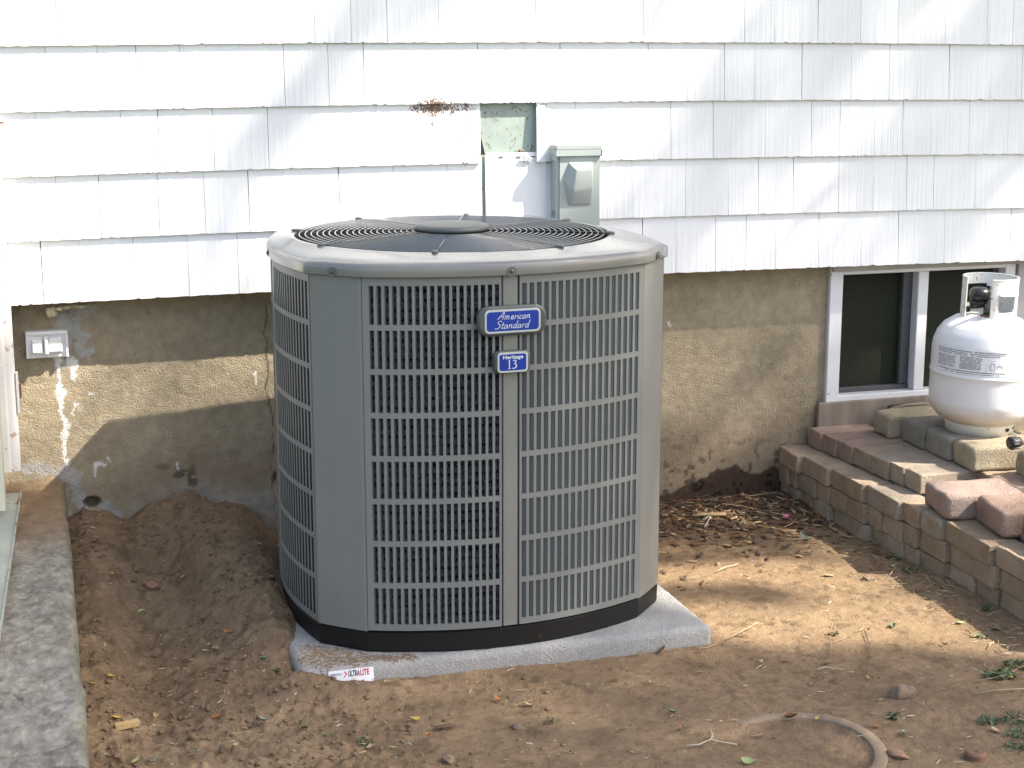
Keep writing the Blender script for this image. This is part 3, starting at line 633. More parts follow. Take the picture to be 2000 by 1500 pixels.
# dirt crumbs stuck on pan
# louvre panels
NS = 18
def panel(name, face, t0, t1, mirror, s_lo, s_hi, rows=8, nslots=NS, zs0=.120, zs1=.915):
    m = MB(); L = math.hypot(FACES[face][1][0]-FACES[face][0][0], FACES[face][1][1]-FACES[face][0][1]); T = lambda u: u/L
    gap = .0128; sh = (zs1-zs0-gap*(rows-1))/rows; pitch = (s_hi-s_lo)/(nslots-.42); sw = pitch*(.62 if mirror is not None else .62); us = [t0*L]
    for k in range(nslots): us += [s_lo+k*pitch, s_lo+k*pitch+sw]
    us.append(t1*L)
    zz = [Z0]
    for r in range(rows): zz += [zs0+r*(sh+gap), zs0+r*(sh+gap)+sh]
    zz.append(Z1-.001)
    def P(u, z, off=0.0): x, y = face_pt(face, T(u), off); return (x, y, z)
    for i in range(len(us)-1):
        for j in range(len(zz)-1):
            slot = (i % 2 == 1) and (j % 2 == 1)
            if not slot:
                m.quad(P(us[i], zz[j]), P(us[i+1], zz[j]), P(us[i+1], zz[j+1]), P(us[i], zz[j+1]))
            else:
                a, b, c, d = us[i], us[i+1], zz[j], zz[j+1]; dp = -.016 if mirror is not None else -.004; th = -.004 if mirror is not None else -.0009; sgn = .0062
                # lip all round
                m.quad(P(a, c), P(a, d), P(a, d, th), P(a, c, th)); m.quad(P(b, d), P(b, c), P(b, c, th), P(b, d, th))
                m.quad(P(b, c), P(a, c), P(a, c, th*2), P(b, c, th*2)); m.quad(P(a, d), P(b, d), P(b, d, th*2), P(a, d, th*2))
                # bent flange
                cr = .0016
                if mirror is None: pass
                elif not mirror:
                    m.quad(P(a, c, th), P(a, d, th), P(a+sgn*.34, d, dp*.6), P(a+sgn*.34, c, dp*.6)); m.quad(P(a+sgn*.34, c, dp*.6), P(a+sgn*.34, d, dp*.6), P(a+sgn*.5, d, dp), P(a+sgn*.5, c, dp))
                else:
                    m.quad(P(b, d, th), P(b, c, th), P(b-sgn*.9, c, dp*.62), P(b-sgn*.9, d, dp*.62)); m.quad(P(b-sgn*.9, d, dp*.62), P(b-sgn*.9, c, dp*.62), P(b-sgn*1.7, c, dp), P(b-sgn*1.7, d, dp))
    # outer returns
    for u in (us[0], us[-1]): m.quad(P(u, zz[0]), P(u, zz[-1]), P(u, zz[-1], -.012), P(u, zz[0], -.012))
    return m.build(name, slat_m, ac)
FL = .69; SL = .445; UP = .327; PL = .1275; PR = SL-.1275
panel('louvre_panel', 'front', .003/FL, (UP-.0215)/FL, False, .0165, UP-.0275)
panel('louvre_panel', 'front', (UP+.0215)/FL, 1-.003/FL, True, UP+.0275, .69-.0165)
panel('louvre_panel', 'left', (PL+.0215)/SL, 1-.003/SL, None, PL+.0275, SL-.012, nslots=15)
panel('louvre_panel', 'left', .003/SL, (PL-.0215)/SL, None, .010, PL-.0275, nslots=5)
panel('louvre_panel', 'right', .003/SL, (PR-.0215)/SL, None, .012, PR-.0275, nslots=15)
panel('louvre_panel', 'right', (PR+.0215)/SL, 1-.003/SL, None, PR+.0275, SL-.010, nslots=5)
def face_strip(name, face, u0, u1, L, m_, off=0.0, groove=True):
    m = MB(); us = [u0, u0+.002, u0+.0035, u0+.006, (u0+u1)/2, u1-.006, u1-.0035, u1-.002, u1]; of = [off-.010, off-.001, off, off+.0, off, off, off, off-.001, off-.010]
    for i in range(len(us)-1):
        a = face_pt(face, us[i]/L, of[i]); b = face_pt(face, us[i+1]/L, of[i+1]); m.quad((*a, Z0), (*b, Z0), (*b, Z1-.001), (*a, Z1-.001))
    return m.build(name, m_, ac)
face_strip('centre_post', 'front', UP-.0195, UP+.0195, FL, paint_m, -.0015); face_strip('centre_post', 'left', PL-.0195, PL+.0195, SL, paint_m, -.001); face_strip('centre_post', 'right', PR-.0195, PR+.0195, SL, paint_m, -.001)
m = MB(); m.quad((.345, .385, Z0), (-.345, .385, Z0), (-.345, .385, Z1), (.345, .385, Z1)); m.build('back_panel', paint_m, ac)
for nm, ((ax, ay), (bx_, by)) in CHAM.items():
    m = MB(); L = math.hypot(bx_-ax, by-ay); tx, ty = (bx_-ax)/L, (by-ay)/L; nx, ny = ty, -tx
    prf = [(-.001, -.012), (-.001, -.003), (.002, -.0008), (.006, 0), (L/2, .0015), (L-.006, 0), (L-.002, -.0008), (L+.001, -.003), (L+.001, -.012)]
    pts = [(ax+tx*u+nx*o, ay+ty*u+ny*o) for u, o in prf]
    for a, b in zip(pts[:-1], pts[1:]): m.quad((*a, Z0-.003), (*b, Z0-.003), (*b, Z1), (*a, Z1))
    m.build('corner_panel', paint_m, ac, smooth=True)
# dark sheet standing in for the shade behind seams
m = MB(); loft(m, [lp(-.085, .11), lp(-.085, .93)]); m.build('inner_shade_sheet', inside_m, ac)
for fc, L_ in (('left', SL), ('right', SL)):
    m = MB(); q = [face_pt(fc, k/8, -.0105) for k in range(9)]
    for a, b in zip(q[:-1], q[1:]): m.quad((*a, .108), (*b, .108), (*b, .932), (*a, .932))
    m.build('side_shade_sheet', inside_m, ac)  # dark sheet added so the side slots read as deep shade
# coil rings
m = MB(); base = outline(-.023, 14)
zc = .125
while zc < .925:
    m.tube([(x, y, zc) for x, y in base], .0098, 6, closed=True); zc += .0225
m.build('condenser_coil', coil_m, ac, smooth=True)
m = MB()                                                     # spines on the front coil, real bristles
rr = random.Random(5)
ft = [face_pt('front', t/60, -.030) for t in range(61)]
zc = .125
while zc < .925:
    for k in range(210):
        t = rr.uniform(.01, .5); x, y = face_pt('front', t, -.023+.0085); a = rr.uniform(-1.3, 1.3); ln = rr.uniform(.004, .0085)
        dx = rr.uniform(-.005, .005); z = zc+.009*math.sin(a); ox, oy = face_pt('front', t, -.023+.006*math.cos(a)); ex, ey = face_pt('front', min(max(t+dx, .005), .51), -.023+.006*math.cos(a)+ln*math.cos(a))
        ez = z+ln*math.sin(a); m.add([(ox, oy, z-.0006), (ox+.0012, oy, z), (ex, ey, ez), (ox, oy, z+.0008)], [(0, 1, 2), (1, 3, 2)])
    zc += .0225
spine_m = mat('spine_fin_metal', (.62, .64, .70), .35, metal=.3)
tag(m.build('coil_spines', spine_m, ac), kind='stuff')

# lid
RC, RR = (0.0, -.022), .395
def lid():
    m = MB(); n = 168; base = outline(.0, 30)
    angs = [math.atan2(y-RC[1], x-RC[0]) for x, y in base]
    def circ(r, z): return [(RC[0]+r*math.cos(a), RC[1]+r*math.sin(a), z) for a in angs]
    def ol(off, z): return [(x, y, z) for x, y in outline(off, 30)]
    def lerp(A_, B_, t, z): return [(a[0]+(b[0]-a[0])*t, a[1]+(b[1]-a[1])*t, z) for a, b in zip(A_, B_)]
    o1 = ol(.0, 0); c1 = circ(RR+.012, 0)
    loft(m, [ol(-.006, .9335), ol(.006, .9335), ol(.0085, .936), ol(.009, .953), ol(.0075, .9585), ol(.004, .9625), ol(-.002, .9650), ol(-.008, .9662), lerp(o1, c1, .45, .9690), lerp(o1, c1, .85, .9725), circ(RR+.012, .9745), circ(RR+.004, .9755), circ(RR, .9735), circ(RR-.001, .965), circ(RR-.002, .90)])
    o = m.build('top_cover', lid_m, ac, smooth=True); 
    es = o.modifiers.new('es', 'EDGE_SPLIT'); es.split_angle = R(38)
lid()
# screws with pressed dimples on the lid edge
def screw(x, y, nx, ny, z=.944):
    ang = math.atan2(ny, nx); rt = (0, R(90), ang)
    m = MB(); m.lathe([(.0105, .0012), (.008, .0004), (.0055, .0012), (0, .0012)], 16); m.build('screw_dimple', dimple_m, ac, smooth=True, loc=(x+nx*.0002, y+ny*.0002, z), rot=rt)
    m = MB(); m.lathe([(.0048, .0013), (.0044, .0035), (.002, .0045), (0, .0035)], 6); m.build('screw', screw_m, ac, loc=(x, y, z), rot=rt)
a = face_pt('front', UP/FL, .0090); screw(a[0], a[1], 0, -1)
for nm in ('front_left', 'front_right'):
    (ax, ay), (bx_, by) = CHAM[nm]; cx_, cy_ = (ax+bx_)/2, (ay+by)/2; s = -1 if nm == 'front_left' else 1; q = .7071; screw(cx_+s*q*.0088, cy_-q*.0088, s*q, -q)
a = face_pt('left', PL/SL, .009); screw(a[0], a[1], -1, 0)
# fan guard
gd = bpy.data.objects.new('fan_guard', None); C.objects.link(gd); gd.parent = ac; gd.location = (RC[0], RC[1], 0)
def dome(r): return .9745+.005*(1-(r/RR)**2)
for k in range(20):
    r = .100+(RR-.012-.100)*k/19; m = MB(); m.tube([(r*math.cos(2*math.pi*i/96), r*math.sin(2*math.pi*i/96), dome(r)) for i in range(96)], .0018, 6, closed=True); m.build('ring_wire', wire_m, gd, smooth=True)
A0 = R(22)
for k in range(8):
    a = A0+k*math.pi/4; m = MB()
    for d, h_ in ((-.003, -.0034), (.003, .0030)): m.tube([(r*math.cos(a)-d*math.sin(a), r*math.sin(a)+d*math.cos(a), dome(r)+h_) for r in (.05, .2, .3, RR+.004)], .0009, 6)
    m.build('spoke_wire', wire_m, gd, smooth=True)
    m = MB(); m.lathe([(.0, .010), (.008, .009), (.0135, .005), (.015, .0), (.013, -.004)], 16)
    o = m.build('guard_clip', hub_m, gd, smooth=True, loc=((RR+.002)*math.cos(a), (RR+.002)*math.sin(a), .9765), rot=(0, 0, a)); o.scale = (.95, .55, .45)
m = MB(); m.lathe([(0, .9985), (.078, .9975), (.088, .9960), (.0935, .992), (.0945, .986), (.090, .982), (0, .982)], 48); m.build('motor_cap', hub_m, gd, smooth=True)
# fan below
fan = bpy.data.objects.new('fan', None); C.objects.link(fan); fan.parent = ac; fan.location = (RC[0], RC[1], .915)
m = MB(); m.lathe([(0, .03), (.055, .03), (.06, .02), (.06, -.08), (0, -.08)], 28); m.build('motor', inside_m, fan, smooth=True)
for k in range(4):
    a0_ = k*math.pi/2+.35; m = MB(); n = 10
    vv = []; 
    for i in range(n+1):
        r = .06+.31*i/n; w_ = .30+.35*i/n
        for s in (-1, 0, 1): a = a0_+s*w_*.5+.25*i/n; vv.append((r*math.cos(a), r*math.sin(a), -.03+s*.022))
    m.add(vv, [(i*3+j, i*3+j+1, i*3+j+4, i*3+j+3) for i in range(n) for j in range(2)]); m.build('fan_blade', badge_m, fan, smooth=True)
m = MB(); m.lathe([(RR-.003, .05), (RR-.003, -.12), (0, -.12)], 48); m.build('shroud', inside_m, fan, smooth=True)

# badges
def rrect(w, h, r, n=6, bulge=0.0):
    P = []
    for cx_, cy_, a0_ in ((w/2-r, h/2-r, 0), (-w/2+r, h/2-r, 90), (-w/2+r, -h/2+r, 180), (w/2-r, -h/2+r, 270)):
        for k in range(n+1): a = R(a0_+90*k/n); P.append((cx_+r*math.cos(a), cy_+r*math.sin(a)))
    return [(x, y+(bulge*(1-(2*x/w)**2)*(1 if y > 0 else -1))) for x, y in P]
def badge(name, w, h, r, zc, bulge, wi, hi, ri, bi, oy=0.0):
    x, y = face_pt('front', UP/FL, .0); e = bpy.data.objects.new(name, None); C.objects.link(e); e.parent = ac; e.location = (x, y-.0015, zc); e.rotation_euler = (R(90), 0, 0)
    def plate(nm, w_, h_, r_, b_, z0, z1, mt, inset=.002):
        m = MB(); o1 = rrect(w_, h_, r_, 6, b_); n = len(o1); s1 = (w_-2*inset)/w_; s2 = (h_-2*inset)/h_
        L0 = [(x, y, z0) for x, y in o1]; L1 = [(x, y, z1-inset*.8) for x, y in o1]; L2 = [(x*s1, y*s2, z1) for x, y in o1]
        loft(m, [L0, L1, L2]); b = len(m.v); m.add(L2, [tuple(range(n))]); m.build(nm, mt, e)
    plate('badge_frame', w, h, r, bulge, 0, .013, badge_m, .005); plate('badge_rim', wi+.009, hi+.009, ri+.003, bi, .0131, .0138, badge_rim_m, .0003); plate('badge_face', wi, hi, ri, bi, .0139, .0146, blue_m, .0003)
    return e
b1 = badge('name_badge', .164, .064, .024, .833, .004, .124, .043, .007, .003)
b2 = badge('model_badge', .087, .050, .013, .738, .002, .064, .037, .005, .001)
# hand-drawn script letters as ribbons
GL = {'A': (.85, [[(0, 0), (.25, .35), (.62, 1), (.68, .5), (.66, 0)], [(.12, .36), (.72, .42)]]), 'm': (.86, [[(.02, .45), (.12, .42), (.1, 0)], [(.1, .25), (.24, .46), (.34, .42), (.32, 0)], [(.32, .25), (.48, .46), (.58, .4), (.58, .06), (.72, .06)]]),
      'e': (.46, [[(.04, .22), (.32, .28), (.28, .44), (.12, .42), (.04, .2), (.12, .02), (.28, .02), (.42, .14)]]), 'r': (.42, [[(.04, .44), (.1, .36), (.08, 0)], [(.09, .24), (.22, .44), (.36, .42)]]),
      'i': (.24, [[(.08, .44), (.07, .06), (.2, .06)], [(.1, .62), (.12, .66)]]), 'c': (.42, [[(.34, .38), (.22, .46), (.06, .3), (.06, .1), (.18, .0), (.36, .1)]]),
      'a': (.52, [[(.38, .4), (.22, .46), (.06, .28), (.06, .08), (.16, 0), (.32, .14), (.4, .42), (.38, .06), (.5, .06)]]), 'n': (.56, [[(.04, .44), (.1, .4), (.08, 0)], [(.09, .25), (.26, .46), (.38, .42), (.38, .06), (.52, .08)]]),
      'S': (.66, [[(.60, .86), (.42, 1), (.2, .92), (.16, .7), (.4, .52), (.48, .26), (.3, .04), (.08, 0), (-.1, .06)]]), 't': (.36, [[(.16, .78), (.1, .1), (.2, .02), (.32, .1)], [(-.02, .50), (.34, .52)]]),
      'd': (.54, [[(.38, .38), (.22, .46), (.06, .28), (.06, .08), (.16, 0), (.32, .12)], [(.46, .98), (.38, .06), (.5, .04)]])}
def script(word, size, cx_, cy_, width, e):
    adv = sum(GL[c][0] for c in word); sc_ = width/(adv*size) if adv else 1; x = -adv*size*sc_/2; m = MB()
    for ch in word:
        for st in GL[ch][1]:
            P = [Vector((x+(p[0]*sc_+p[1]*.28)*size, p[1]*size)) for p in st]
            # catmull-rom smooth
            Q = []
            for i in range(len(P)-1):
                p0, p1, p2, p3 = P[max(i-1, 0)], P[i], P[i+1], P[min(i+2, len(P)-1)]
                for k in range(5): t = k/5; Q.append(.5*((2*p1)+(p2-p0)*t+(2*p0-5*p1+4*p2-p3)*t*t+(3*p1-p0-3*p2+p3)*t**3))
            Q.append(P[-1]); hw_ = size*.042; vv = []
            for i, q in enumerate(Q):
                t = (Q[min(i+1, len(Q)-1)]-Q[max(i-1, 0)]); t = t.normalized() if t.length > 1e-9 else Vector((1, 0)); nn = Vector((-t.y, t.x))*hw_
                vv += [(cx_+q.x+nn.x, cy_+q.y+nn.y, 0), (cx_+q.x-nn.x, cy_+q.y-nn.y, 0)]
            m.add(vv, [(2*i, 2*i+1, 2*i+3, 2*i+2) for i in range(len(Q)-1)])
        x += GL[ch][0]*size*sc_
    return m.build('lettering', letter_m, e, loc=(0, 0, .0149))
script('American', .0175, .002, .0040, .078, b1); script('Standard', .0175, -.002, -.0165, .080, b1)
text_mesh('lettering', 'Heritage', .0112, letter_m, b2, (0, .0118, .0149), (0, 0, 0), 1.22, .0004, 0, 1.02)
# serif 13
m = MB(); zf = 0
def poly(P): m.add([(x, y, 0) for x, y in P], [tuple(range(len(P)))])
poly([(-.0098, -.0135), (-.0073, -.0135), (-.0073, .0050), (-.0085, .0055), (-.0115, .0042), (-.0115, .0034), (-.0098, .0038)]); poly([(-.0122, -.0147), (-.0050, -.0147), (-.0050, -.0136), (-.0122, -.0136)])
pth = [(-.0005, .0025, .0006), (.0016, .0044, .0010), (.0045, .0048, .0012), (.0068, .0034, .0014), (.0070, .0010, .0015), (.0052, -.0018, .0012), (.0030, -.0034, .0008), (.0062, -.0044, .0012), (.0083, -.0072, .0016), (.0075, -.0110, .0015), (.0045, -.0136, .0011), (.0010, -.0142, .0010), (-.0018, -.0132, .0012)]
vv = []
for i, (x, y, w_) in enumerate(pth):
    p0 = pth[max(i-1, 0)]; p1 = pth[min(i+1, len(pth)-1)]; t = Vector((p1[0]-p0[0], p1[1]-p0[1])).normalized(); vv += [(x-t.y*w_, y+t.x*w_, 0), (x+t.y*w_, y-t.x*w_, 0)]
m.add(vv, [(2*i, 2*i+1, 2*i+3, 2*i+2) for i in range(len(pth)-1)]); m.build('lettering', letter_m, b2, loc=(0, 0, .0149))

# ================================================================= PAD
pad = empty('equipment_pad', 'light grey rough concrete pad under the condenser, dirt on its left corner', 'pad', (1.075, -.60, 0), R(.2))
me = bevel_box_mesh('slab', -.512, .502, -.490, .50, -.03, .0498, .018, 4, 0, 0, 0)
bm = bmesh.new(); bm.from_mesh(me)
for _ in range(1): bmesh.ops.subdivide_edges(bm, edges=[e for e in bm.edges if e.calc_length() > .05], cuts=110, use_grid_fill=True)
for v in bm.verts:
    q = v.co*60; v.co.z += mnoise.noise(q)*.0022+mnoise.noise(v.co*160)*.0012; v.co.y += mnoise.noise(q+Vector((5, 5, 5)))*.002+mnoise.noise(v.co*150)*.001
    # rounded left-front corner
bm.to_mesh(me); bm.free()
def padc(co):
    X, Y, Z = co[:, 0], co[:, 1], co[:, 2]
    d = np.hypot((X+.44)/.15, (Y+.40)/.14); dd = .62*sstep(1.7, .2, d+.5*(fbm(X*24, Y*24, 4, 711)-.5)); d2 = seg_dist(X, Y, [(-.43, -.44), (-.26, -.465)]); dd = np.maximum(dd, sstep(.06, .01, d2+.03*(fbm(X*45, Y*45, 3, 731)-.5))*.66)
    dd = np.maximum(dd, .55*np.exp(-((X-.09)/.03)**2-((Y+.465)/.012)**2)); dd = np.maximum(dd, .30*sstep(.25, .5, X)*sstep(.5, .7, fbm(X*30, Y*30, 3, 5)))
    dd = np.maximum(dd, .52*sstep(.012, .0, Z)*1.0)
    return dd*np.where(Z > .044, 1, .75)
vmask(me, padc); link('slab', me, pad_m, pad, smooth=True)
# sticker on the front edge
st = bpy.data.objects.new('sticker', None); C.objects.link(st); st.parent = pad; st.location = (-.398, -.4925, .031); st.rotation_euler = (R(74), 0, 0)
m = MB(); m.box(-.052, .052, -.018, .014, -.0008, .0008); m.build('sticker_sheet', sticker_m, st)
text_mesh('lettering', 'ULTRA', .0185, ink_m, st, (.0065, .0035, .0012), (0, 0, 0), .62, .0007, width=.027)
text_mesh('lettering', 'LITE', .0185, red_m, st, (.0315, .0035, .0012), (0, 0, 0), .62, .0007, width=.021)
text_mesh('lettering', 'DIVERSITECH', .0078, greyink_m, st, (-.0345, .0045, .0012), (0, 0, 0), .72, .0001, .2, width=.027)
m = MB(); m.add([(-.0125, .0105, 0), (-.009, .0105, 0), (-.004, .0045, 0), (-.0075, .0045, 0)], [(0, 1, 2, 3)]); m.add([(-.0115, -.004, 0), (-.0138, -.004, 0), (-.0075, .0044, 0), (-.004, .0044, 0)], [(0, 1, 2, 3)]); m.build('arrow_mark', red_m, st, loc=(-.005, 0, .0012))

# ================================================================= PAVER STACK
stack = empty('paver_stack', 'stepped dry stack of brown and tan brick pavers below the window', 'brick stack', (2.4, -.4, 0))
bcache = {}
nb = [0]
def brick(x0, x1, y0, y1, z0, z1, mi=None, rot=0, bev=.0035):
    key = (round(x1-x0, 2), round(y1-y0, 2), round(z1-z0, 3), nb[0] % 3)
    if key not in bcache:
        sx, sy, sz = key[0], key[1], key[2]; bcache[key] = bevel_box_mesh('brick', -sx/2, sx/2, -sy/2, sy/2, -sz/2, sz/2, bev, 2, .0035, nb[0]*1.7, 2)
    me = bcache[key].copy() if False else bcache[key]
    o = bpy.data.objects.new('brick', me); C.objects.link(o); o.parent = stack
    o.location = ((x0+x1)/2-2.4+random.uniform(-.002, .002), (y0+y1)/2+.4, (z0+z1)/2); o.rotation_euler = (random.uniform(-.012, .012), random.uniform(-.012, .012), rot+random.uniform(-.018, .018))
    g = (abs((x1-x0))-.004)/key[0]; o.scale = (g, (abs(y1-y0)-.003)/key[1], (z1-z0-.0015)/key[2])
    if not me.materials: me.materials.append(BR[0])
    o.material_slots[0].link = 'OBJECT'; o.material_slots[0].material = BR[mi if mi is not None else random.choice([0, 0, 0, 1, 1, 3])]
    nb[0] += 1; return o
def ypx(pxz, pyz, xp): p = plane_pt(1450+pxz/3.1254, 750+pyz/3.1254, 0, xp); return p[1]
def xf(y): return 2.312+.075*np.clip((.1-y)/1.2, 0, 1)
c3 = [FY-.005, -.067, -.236, -.43, -.62, -.715, -.820, -1.047, -1.20, -1.42]
c2 = [FY-.005, ypx(265, 560, 2.31), ypx(315, 600, 2.32), ypx(440, 650, 2.33), ypx(515, 700, 2.33), ypx(625, 740, 2.335), ypx(740, 800, 2.34), ypx(840, 850, 2.35), ypx(980, 900, 2.36), ypx(1078, 950, 2.37), ypx(1255, 1010, 2.38), ypx(1548, 1150, 2.38), -1.26, -1.45]
c1 = [FY-.005, ypx(240, 650, 2.31), ypx(330, 720, 2.32), ypx(410, 760, 2.33), ypx(515, 830, 2.33), ypx(742, 900, 2.34), ypx(975, 1020, 2.36), ypx(1080, 1080, 2.37), ypx(1238, 1150, 2.38), ypx(1402, 1240, 2.38), ypx(1532, 1320, 2.38), -1.25, -1.45]
c2 = sorted(c2, reverse=True); c1 = sorted(c1, reverse=True)
for ys_, z0, dep, shift in ((c3, .112, .2, 0.0), (c2, .053, .2, .004), (c1, -.006, .2, .008)):
    for i, (a, b) in enumerate(zip(ys_[:-1], ys_[1:])):
        if a-b < .03: continue
        ym = (a+b)/2; xx = float(xf(ym))+shift+random.uniform(-.004, .004)
        long = (a-b) > .145
        d = .10 if long and z0 < .1 else dep
        brick(xx, xx+(.102 if (z0 > .1 and long) else (2.527-xx if z0 > .1 else d)), b, a, z0, z0+.058, rot=R(-2.2))
# filling of the lower courses (seen only where the steps show it)
for z0 in (-.006, .053, .112):
    y = FY-.005
    while y > -1.42:
        for x in (2.53, 2.735, 2.94, 3.145, 3.35): 
            if not (z0 > .1 and x < 2.5): brick(x, x+.203, y-.10, y, z0, z0+.058)
        y -= .1015
y = FY-.005
while y > -1.42:                                              # second file behind the front course, level 3
    (brick(float(xf(y-.05))+.108, 2.528, y-.10, y, .112, .170, rot=R(-1)) if not (-.83 < y-.05 < -.61) else None); y -= .1015
# fourth course: headers, ends to the front
c4 = [.055, -.037, -.125, -.215, -.313, -.409, -.485, -.575]
m4 = [2, 2, 2, 0, 0, 0, 0]
for i, (a, b) in enumerate(zip(c4[:-1], c4[1:])): xx = 2.405+.04*i/6; brick(xx, xx+.212, b, a, .171, .229, m4[i] if i < 4 else 3)
for x in (2.63, 2.835, 3.04, 3.245):
    y = .04
    while y > -.75: brick(x, x+.203, y-.10, y, .171, .229); y -= .1015

# loose tumbled blocks, each one lies on the stack
def block(label, x0, x1, y0, y1, z0, z1, m, rz=0, bev=.010, seed=1, rough=.006):
    cx_, cy_ = (x0+x1)/2, (y0+y1)/2; me = bevel_box_mesh('tumbled_block', x0-cx_, x1-cx_, y0-cy_, y1-cy_, 0, z1-z0, bev, 3, rough, seed, 3)
    return tag(link('tumbled_block', me, m, loc=(cx_, cy_, z0+.001), rot=(0, 0, rz), smooth=True), label, 'block', 'loose tumbled blocks lying on the paver stack')
block('beige block left of the tank, alone at the edge of its row', 2.575, 2.79, -.172, -.068, .229, .300, BK_beige, R(-3), seed=2)
block('greenish grey block with a rust stain, just left of the tank foot', 2.60, 2.83, -.332, -.195, .229, .303, BK_grey, R(-2), seed=3)
block('grey brown block under the front of the tank', 2.60, 2.83, -.475, -.336, .229, .302, BK_grey, R(-2), seed=4)
block('large sunlit beige block in front of the tank foot', 2.605, 2.90, -.605, -.480, .229, .303, BK_beige, R(-3), seed=5)
block('rounded brown block behind the tank against the plywood', 2.665, 2.86, -.045, .035, .229, .292, BK_beige, R(4), .022, seed=6, rough=.009)
block('flat brown block supporting the back of the tank', 2.835, 3.05, -.47, -.20, .229, .3025, BK_beige, 0, seed=7)
block('sunlit pink block in front of the large beige block', 2.385, 2.61, -.850, -.690, .171, .242, BK_pink, R(-8), .013, seed=8)
block('rose brown block between the pink block and the speckled one', 2.435, 2.70, -1.045, -.870, .171, .245, BK_rose, R(-10), .013, seed=9)
block('charcoal speckled block at the right border, lowest of the loose blocks', 2.455, 2.72, -1.20, -1.055, .171, .240, BK_dark, R(-4), .010, seed=10)
block('beige block at the right border beside the hose end', 2.70, 2.93, -.800, -.655, .229, .300, BK_beige, R(-6), seed=11)
block('dark rose block half hidden between pink and beige blocks', 2.625, 2.76, -.745, -.64, .171, .232, BK_rose, R(5), seed=12)
for i, (x, y) in enumerate(((2.74, -.86), (2.76, -1.0), (2.76, -1.14))): brick(x, x+.2, y-.05, y+.09, .171, .229, 0)

# ================================================================= PROPANE TANK
TX, TY, TZ = 2.742, -.400, .303
tk = empty('propane_tank', 'white propane tank with warning label standing on blocks at the right', 'gas tank', (TX, TY, TZ), R(3)); tk.rotation_euler = (R(.5), R(1.0), 0)
prof = [(0.03, .018), (.10, .030), (.128, .045), (.145, .066), (.1535, .092), (.1548, .12), (.1548, .176), (.1562, .178), (.1570, .182), (.1562, .186), (.1548, .188), (.1548, .25), (.152, .272), (.143, .298), (.125, .322), (.098, .340), (.060, .350), (.0, .354)]
m = MB(); m.lathe(prof, 96); me = m.mesh('tank_body')
bm = bmesh.new(); bm.from_mesh(me); bmesh.ops.subdivide_edges(bm, edges=bm.edges[:], cuts=2, use_grid_fill=True, smooth=0); bm.to_mesh(me); bm.free()
def tc_(co):
    X, Y, Z = co[:, 0], co[:, 1], co[:, 2]; ang = np.arctan2(Y, X); s = sstep(.105, .045, Z+.02*(fbm(ang*5, Z*20, 3, 801)-.5)); c = np.array([.76, .75, .735])*(1-.55*s[:, None])+np.array([.40, .27, .15])*.55*s[:, None]
    scr = sstep(.60, .66, fbm(ang*14+3, Z*60, 3, 821))*sstep(.31, .33, Z)*sstep(-2.0, -2.4, ang); return c*(1-.3*scr[:, None])
vcol(me, tc_); link('tank_body', me, tank_m, tk, smooth=True)
m = MB(); m.lathe([(.096, .0), (.1, .0), (.1005, .036), (.103, .046), (.098, .046), (.096, .036), (.096, .0)], 64); fr = m.build('foot_ring', collar_m, tk, smooth=True)
for aa in (-70, -48):
    a = R(aa); m = MB(); m.lathe([(0, .0), (.0075 if aa == -70 else .006, 0)], 16); o = m.build('vent_hole', dark_m, tk, loc=(.1012*math.cos(a), .1012*math.sin(a), .018), rot=(0, R(90), a)); o.scale = (.7, 1.3, 1)
